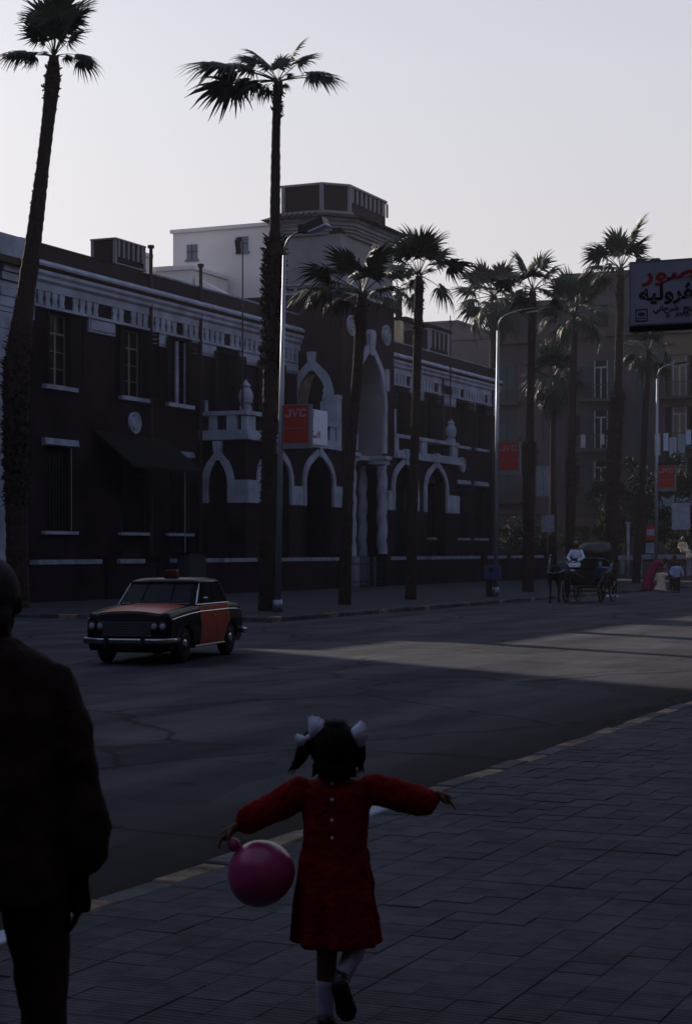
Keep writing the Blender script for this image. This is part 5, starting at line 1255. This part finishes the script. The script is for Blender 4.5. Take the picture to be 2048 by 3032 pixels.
for sx in (-1,1): b.tube([(sx*.10,0,.90),(sx*.125,.02*sx,.74),(sx*.135,.04*sx,.60),(sx*.142,.04*sx,.45),(sx*.132,-.0,.25),(sx*.13,-.05,.05)], [.10,.094,.082,.066,.068,.072], 14)
tr_ = b.build('trousers', M['trouser'], mp, True, False); remesh(tr_, .010, 3)
dm = tr_.modifiers.new('d', 'DISPLACE'); dm.texture = tx2; dm.strength = .03; dm.mid_level = .5; dm.texture_coords = 'LOCAL'
bake(tr_)
for sx in (-1,1): MB().tube([(sx*.13,-.14,.045),(sx*.13,-.04,.05),(sx*.13,.08,.04),(sx*.13,.14,.025)], [(.035,.035),(.045,.045),(.05,.035),(.025,.02)], 12).build('shoe', M['shoe'], mp, True, False)

# --- figures further off: joints in local metres, x right, y away from the camera
def figure(label, X, Y, z, rz, J, cloth, head_top, hairm='hair', legs='trouser', skirt=None, cap=None, skin='skin', voxel=.02, group=None, scarf=None):
    """J: dict with hip, chest, neck, head, handL/R, elbowL/R, kneeL/R, footL/R"""
    t = thing('person', label, 'person', (X, Y, z), rz, group)
    V = {k: Vector(v) for k, v in J.items()}
    b = MB(); hd = V['head']
    b.ell(hd, (.075,.09,.11), 14, 10); b.ell(hd+Vector((0,-.09,-.01)), (.014,.018,.02), 6, 6)
    for sx in (-1,1): b.ell(hd+Vector((sx*.075,0,-.01)), (.01,.02,.03), 6, 6)
    b.tube([hd-Vector((0,0,.05)), V['neck']], [.05,.055], 8)
    b.tube([V['neck'], V['chest'], (V['chest']+V['hip'])/2, V['hip']], [(.10,.07),(.15,.1),(.13,.1),(.14,.1)], 12)
    for s_ in 'LR':
        sh = V['neck']+Vector(((-1 if s_ == 'L' else 1)*.15, 0, -.07)); b.tube([V['neck']-Vector((0,0,.04)), sh, V['elbow'+s_], V['hand'+s_]], [.05,.05,.04,.03], 8)
        dv = (V['hand'+s_]-V['elbow'+s_]); hand(b, V['hand'+s_], dv, (0,-1,.3), .95, .5, 1 if s_ == 'R' else -1)
        hp = V['hip']+Vector(((-1 if s_ == 'L' else 1)*.08, 0, -.02)); b.tube([hp, V['knee'+s_], V['foot'+s_]], [.08,.055,.04], 8)
    bo = b.build('body', M[skin], t, True, False); remesh(bo, voxel*.6, 2); bake(bo)
    b = MB()
    b.tube([V['neck']+Vector((0,0,.0)), V['chest']+Vector((0,0,.08)), (V['chest']+V['hip'])/2, V['hip'], V['hip']-Vector((0,0,.05))], [(.08,.07),(.19,.13),(.17,.13),(.175,.13),(.17,.12)], 14)
    for s_ in 'LR':
        sh = V['neck']+Vector(((-1 if s_ == 'L' else 1)*.16, 0, -.07)); w_ = V['elbow'+s_].lerp(V['hand'+s_], .82); b.tube([V['chest'].lerp(sh,.6), sh, V['elbow'+s_], w_], [.08,.075,.065,.055], 10)
    if skirt:
        b.tube(skirt[0], skirt[1], 16)
    g = b.build('robe' if skirt else 'shirt', M[cloth], t, True, False); remesh(g, voxel, 3); bake(g)
    if not skirt:
        b = MB()
        for s_ in 'LR':
            hp = V['hip']+Vector(((-1 if s_ == 'L' else 1)*.07, 0, .02)); b.tube([hp, V['knee'+s_], V['foot'+s_]+Vector((0,0,.04))], [.10,.08,.06], 10)
        g = b.build('trousers', M[legs], t, True, False); remesh(g, voxel, 2); bake(g)
    for s_ in 'LR':
        f = V['foot'+s_]; MB().tube([f+Vector((0,.06,0)), f+Vector((0,-.06,-.01)), f+Vector((0,-.16,-.02))], [(.035,.035),(.045,.035),(.03,.02)], 8).build('shoe', M['shoe'], t, True, False)
    if cap: MB().lathe([(.088,.0),(.085,.05),(.07,.085),(.03,.10),(.005,.105)], hd+Vector((0,0,.035)), 14).build('cap', M[cap], t, True, False)
    elif scarf: MB().ell(hd+Vector((0,.03,.0)), (.095,.10,.13), 14, 10).build('headscarf', M[scarf], t, True, False)
    else: MB().ell(hd+Vector((0,.02,.03)), (.083,.09,.10), 14, 10).build('hair', M[hairm], t, True, False)
    return t

# ------------------------------------------------------------------ horse carriage
cg = thing('horse_carriage', 'black four wheeled horse carriage with folded hood beside the far pavement', 'carriage', (-18.4, 63.2, 0), R(0))
def cwheel(x, y, r):
    w_ = thing('wheel', None, None, (x, y, r)); w_.parent = cg
    del_ = [w_.__delitem__(k) for k in ('label','category') if k in w_]
    ring_o = [(math.cos(2*PI*j/28), math.sin(2*PI*j/28)) for j in range(28)]
    MB().ring([(r*a, r*c) for a, c in ring_o], [((r-.05)*a, (r-.05)*c) for a, c in ring_o], 'x', -.025, .025, True).build('rim', M['carriage'], w_, False, False)
    MB().tube([(-.08,0,0),(.08,0,0)], .06, 12).build('hub', M['redlining'], w_, False, False)
    for k in range(12):
        a = 2*PI*k/12; MB().tube([(0,.05*math.cos(a),.05*math.sin(a)),(0,(r-.04)*math.cos(a),(r-.04)*math.sin(a))], .016, 5).build('spoke', M['carriage'], w_, False, False)
for sx in (-.66,.66): cwheel(sx,-.85,.42); cwheel(sx,.62,.52)
tub = MB().loft([[(-.55,y,z0),(.55,y,z0),(.6,y,z1),(-.6,y,z1)] for y, z0, z1 in ((-.75,.85,1.0),(-.5,.62,1.02),(.0,.55,.95),(.55,.6,1.25),(.9,.8,1.42))]).build('tub', M['carriage'], cg, False, False)
MB().box(-.5,.5,.1,.7,1.0,1.18).loft([[(-.52,y,z),(.52,y,z),(.52,y+.09,z),(-.52,y+.09,z)] for y,z in ((.62,1.18),(.72,1.62))]).build('seat', M['redlining'], cg, False, False)
hood = MB(); rings = []
for a in (20,50,80,110,140):
    c, s_ = math.cos(R(a)), math.sin(R(a)); 
    rings.append([(x, .55-c*.85*k*.6, 1.25+s_*.95*k) for x, k in ((-.60,.25),(-.62,.7),(-.5,1),(-.2,1.06),(.2,1.06),(.5,1),(.62,.7),(.60,.25))])
hd_ = MB(); n = 8
for r_ in rings: hd_.v += r_
for i in range(4):
    for j in range(7): q = i*8+j; hd_.f.append((q,q+1,q+9,q+8))
ho = hd_.build('hood', M['carriage'], cg, True, False); so = ho.modifiers.new('s', 'SOLIDIFY'); so.thickness = .03; bake(ho)
for i in (0,2,4): MB().tube(rings[i], .018, 5).build('hood_bow', M['signframe'] if i == 0 else M['black_metal'], cg, False, False)
MB().box(-.5,.5,-1.15,-.75,1.15,1.28).box(-.5,.5,-.76,-.70,1.28,1.6).box(-.55,.55,-1.5,-1.4,.75,1.15).box(-.5,.5,-1.45,-1.1,.72,.77).build('driver_box', M['carriage'], cg, False, False)
MB().tube([(-.66,-.85,.42),(.66,-.85,.42)], .03, 6).build('axle', M['black_metal'], cg, False, False); MB().tube([(-.66,.62,.52),(.66,.62,.52)], .03, 6).build('axle', M['black_metal'], cg, False, False)
MB().tube([(-.6,.75,.52),(-.6,.3,.72),(-.6,-.4,.7),(-.6,-.85,.5)], .02, 5).tube([(.6,.75,.52),(.6,.3,.72),(.6,-.4,.7),(.6,-.85,.5)], .02, 5).build('spring', M['black_metal'], cg, False, False)
for sx in (-.32,.32): MB().tube([(sx,-1.4,.75),(sx,-2.2,.95),(sx,-3.4,1.15)], .025, 6).build('shaft', M['carriage'], cg, False, False)
for sx in (-.62,.62):
    l_ = MB().box(sx-.07,sx+.07,-.9,-.76,1.3,1.5).tube([(sx,-.83,1.5),(sx,-.83,1.58)], [.05,.02], 8).build('carriage_lamp', M['black_metal'], cg, False, False)
    MB().box(sx-.05,sx+.05,-.91,-.901,1.33,1.47).build('lamp_pane', M['lamp_glass'], l_, False, False)
MB().box(.57,.72,-.3,.5,1.0,1.06).tube([(.62,-.4,1.05),(.68,.1,1.12),(.62,.6,1.3)], .025, 6).build('mudguard', M['carriage'], cg, False, False)
rug = thing('blanket', 'blue patterned blanket draped over the carriage seat', 'blanket', (-18.4,63.0,1.2))
MB().loft([[(-18.1+x,62.75+y,z) for x,y,z in r_] for r_ in ([(-.1,-.1,1.16),(.5,-.1,1.16),(.5,.35,1.2),(-.1,.35,1.2)],[(-.08,-.1,1.26),(.48,-.12,1.24),(.45,.33,1.3),(-.05,.3,1.28)])]).build('cloth', M['bluecloth'], rug)
MB().prism([(62.66,1.24),(62.6,1.0),(62.55,.75),(62.6,.74),(62.66,1.0),(62.72,1.24)], 'x', -18.2, -17.75).build('fold', M['bluecloth'], rug)
# driver
figure('carriage driver in white robe and cap sitting on the box holding reins', -18.75, 62.55, 1.28, R(0),
   dict(hip=(0,.1,.10), chest=(0,.08,.45), neck=(0,.05,.66), head=(0,.02,.82), elbowL=(-.30,-.05,.32), handL=(-.10,-.30,.20), elbowR=(.30,-.05,.32), handR=(.10,-.30,.20),
        kneeL=(-.16,-.38,.08), footL=(-.15,-.42,-.38), kneeR=(.16,-.38,.08), footR=(.15,-.42,-.38)), 'whitecloth', 1.7, cap='striped',
   skirt=([(0,.12,.08),(0,-.1,.09),(0,-.36,.04),(0,-.42,-.15),(0,-.42,-.3)],[(.19,.14),(.22,.14),(.26,.12),(.25,.10),(.27,.09)]))
# horse, facing the camera with its head lowered
hs_ = thing('horse', 'dark horse with pale face and chest strap harnessed before the carriage', 'horse', (-18.85, 60.6, 0), R(4))
b = MB()
b.tube([(0,1.15,1.12),(0,.9,1.18),(0,.45,1.10),(0,.0,1.08),(0,-.35,1.12),(0,-.55,1.15)], [(.12,.15),(.25,.27),(.28,.30),(.27,.29),(.23,.29),(.14,.2)], 14)
b.tube([(0,-.40,1.20),(0,-.65,1.45),(0,-.85,1.66)], [(.15,.24),(.11,.19),(.08,.13)], 12)
b.tube([(0,-.80,1.70),(0,-.98,1.60),(0,-1.12,1.38),(0,-1.20,1.18)], [(.08,.10),(.095,.12),(.065,.085),(.055,.06)], 12)
for sx in (-1,1):
    b.tube([(sx*.05,-.80,1.78),(sx*.065,-.82,1.86),(sx*.06,-.84,1.93)], [.03,.028,.006], 6)
    b.tube([(sx*.16,-.38,1.0),(sx*.16,-.42,.78),(sx*.15,-.40,.50),(sx*.15,-.44,.30),(sx*.15,-.42,.12),(sx*.15,-.47,.05)], [.10,.075,.05,.034,.034,.05], 8)
    b.tube([(sx*.17,.92,1.05),(sx*.18,.80,.80),(sx*.17,1.02,.55),(sx*.16,.98,.30),(sx*.16,.95,.12),(sx*.16,.90,.05)], [.15,.11,.055,.038,.036,.05], 8)
hb = b.build('body', M['horse'], hs_, True, False); remesh(hb, .022, 3); bake(hb)
MB().tube([(0,-.99,1.735),(0,-1.13,1.55),(0,-1.21,1.30),(0,-1.255,1.18)], [(.03,.02),(.035,.02),(.03,.02),(.03,.015)], 8).build('blaze', M['horsewhite'], hs_, True, False)
b = MB()
for k in range(16): z = 1.82-k*.035; y = -.78+k*.028; b.tube([(0,y,z),(.06+.01*(k%3),y,z-.04),(.11,y,z-.16)], [.02,.018,.006], 5)
b.build('mane', M['hair'], hs_, True, False)
MB().tube([(0,1.25,1.15),(0,1.36,1.05),(0,1.38,.75),(0,1.34,.4)], [.03,.05,.06,.02], 8).build('tail', M['hair'], hs_, True, False)
MB().tube([(-.26,-.1,1.2),(-.2,-.52,1.12),(0,-.64,1.08),(.2,-.52,1.12),(.26,-.1,1.2)], [(.045,.012)]*5, 8).build('breast_strap', M['horsewhite'], hs_, True, False)
MB().tube([(-.06,-1.04,1.66),(0,-1.09,1.68),(.06,-1.04,1.66)], .012, 5).tube([(-.08,-.98,1.62),(-.07,-1.16,1.28),(0,-1.27,1.27),(.07,-1.16,1.28),(.08,-.98,1.62)], .011, 5).build('bridle', M['black_metal'], hs_, False, False)
MB().tube([(-.3,.1,1.05),(-.25,.1,1.36),(0,.1,1.44),(.25,.1,1.36),(.3,.1,1.05)], [(.04,.012)]*5, 6).build('saddle_pad', M['bluecloth'], hs_, False, False)
rn = thing('reins', 'thin leather reins running from the horse to the driver', 'reins', (-18.8,61,1.3))
for sx in (-.09,.09): MB().tube([(-18.82+sx,59.45,1.3),(-18.82+sx*1.6,60.6,1.5),(-18.75+sx,62.25,1.50)], .009, 5).build('rein', M['black_metal'], rn)

# group on the far kerb at the right
figure('woman in magenta robe and headscarf bending forward at the kerb', -20.35, 80.5, .02, R(20),
   dict(hip=(-.28,.0,.85), chest=(.0,.0,1.22), neck=(.22,.0,1.34), head=(.40,.0,1.40), elbowL=(.15,-.1,1.0), handL=(.42,-.1,.95), elbowR=(.25,.1,1.05), handR=(.5,.05,1.0),
        kneeL=(-.30,.0,.45), footL=(-.35,0,.06), kneeR=(-.15,.05,.45), footR=(-.2,.05,.06)), 'magenta', 1.5, scarf='hair',
   skirt=([(.05,0,1.2),(-.2,0,.95),(-.32,0,.6),(-.38,0,.25),(-.40,0,.05)],[(.17,.14),(.20,.17),(.23,.2),(.27,.22),(.29,.24)]))
figure('small child in long cream robe standing between the adults', -19.78, 79.2, .02, R(10),
   dict(hip=(0,0,.52), chest=(0,0,.72), neck=(.0,0,.86), head=(.02,0,.98), elbowL=(-.2,0,.66), handL=(-.24,0,.5), elbowR=(.22,0,.72), handR=(.3,0,.85),
        kneeL=(-.06,0,.3), footL=(-.1,0,.05), kneeR=(.06,0,.3), footR=(.08,0,.05)), 'cream', 1.0,
   skirt=([(0,0,.75),(0,0,.5),(-.02,0,.25),(-.04,0,.06)],[(.14,.12),(.16,.14),(.22,.18),(.30,.22)]))
figure('person in dark suit leaning towards the boy in light blue', -19.35, 79.6, .02, R(10),
   dict(hip=(0,0,.86), chest=(.06,-.02,1.18), neck=(.1,-.05,1.38), head=(.08,-.08,1.53), elbowL=(-.1,-.05,1.08), handL=(.15,-.2,1.0), elbowR=(.3,-.1,1.12), handR=(.42,-.2,1.1),
        kneeL=(-.08,0,.45), footL=(-.08,0,.06), kneeR=(.1,0,.45), footR=(.12,0,.06)), 'darkcloth', 1.6)
figure('boy in light blue shirt and black trousers with arms hanging, near the right edge', -18.72, 77.6, .0, R(20),
   dict(hip=(0,0,.74), chest=(0,0,1.02), neck=(0,0,1.20), head=(-.03,-.02,1.34), elbowL=(-.24,-.02,.93), handL=(-.2,-.15,.75), elbowR=(.27,.0,.93), handR=(.3,-.02,.70),
        kneeL=(-.07,0,.38), footL=(-.07,0,.06), kneeR=(.1,-.05,.38), footR=(.1,0,.06)), 'ltblue', 1.4)
figure('person in cream clothes and white headscarf sitting on the pale balustrade', -24.35, 102.6, 1.74, R(15),
   dict(hip=(0,0,.08), chest=(-.02,0,.42), neck=(-.02,0,.62), head=(-.02,-.02,.80), elbowL=(-.26,-.05,.32), handL=(-.1,-.3,.18), elbowR=(.24,-.05,.32), handR=(.2,-.3,.16),
        kneeL=(.2,-.40,.08), footL=(.2,-.45,-.38), kneeR=(.42,-.35,.08), footR=(.45,-.4,-.38)), 'cream', 1.2, scarf='cream',
   skirt=([(0,0,.12),(.12,-.15,.11),(.30,-.36,.06),(.34,-.4,-.15),(.34,-.4,-.3)],[(.19,.14),(.19,.14),(.22,.12),(.2,.1),(.22,.09)]))
ct = thing('fruit_cart', 'small handcart with orange cloth cover cut off by the right edge', 'cart', (-17.6,78.2,0))
MB().box(-17.95,-16.9,77.9,78.7,.75,.85).build('deck', M['bark'], ct)
MB().loft([[(-17.9+x,78.0+y,z) for x,y,z in r_] for r_ in ([(0,0,.85),(1.0,0,.85),(1.0,.6,.85),(0,.6,.85)],[(-.1,-.02,1.12),(1.05,0,1.15),(1.05,.6,1.15),(0,.6,1.1)],[(.1,.1,1.32),(.9,.1,1.36),(.9,.5,1.35),(.12,.5,1.3)])]).build('cover', M['orangecloth'], ct)
for (x,y) in ((-17.85,78.0),(-17.85,78.6),(-17.0,78.0),(-17.0,78.6)): MB().tube([(x,y,0),(x,y,.75)], .03, 6).build('leg', M['bark'], ct)
lt_ = thing('paper_litter', 'crumpled bluish paper lying on the road at the kerb behind the carriage', 'litter', (-19.6,70.2,0))
MB().loft([[(-19.6+x,70.2+y,z) for x,y,z in r_] for r_ in ([(-.2,-.1,.01),(.25,-.15,.01),(.3,.15,.01),(-.15,.2,.01)],[(-.15,-.05,.09),(.15,-.1,.05),(.2,.1,.12),(-.1,.12,.05)])]).build('sheet', M['paper'], lt_)

# ------------------------------------------------------------------ air
hz = MB().box(-920, 920, -320, 2620, -1.6, 42).build('haze', None)
hm = bpy.data.materials.new('haze_air'); hm.use_nodes = True; t = hm.node_tree; t.nodes.clear()
ov = t.nodes.new('ShaderNodeOutputMaterial'); pv_ = t.nodes.new('ShaderNodeVolumePrincipled'); pv_.inputs['Color'].default_value = (.82,.80,.95,1)
pv_.inputs['Density'].default_value = .0003; pv_.inputs['Anisotropy'].default_value = .3
t.links.new(pv_.outputs[0], ov.inputs['Volume']); hz.data.materials.append(hm); tag(hz, kind='stuff')
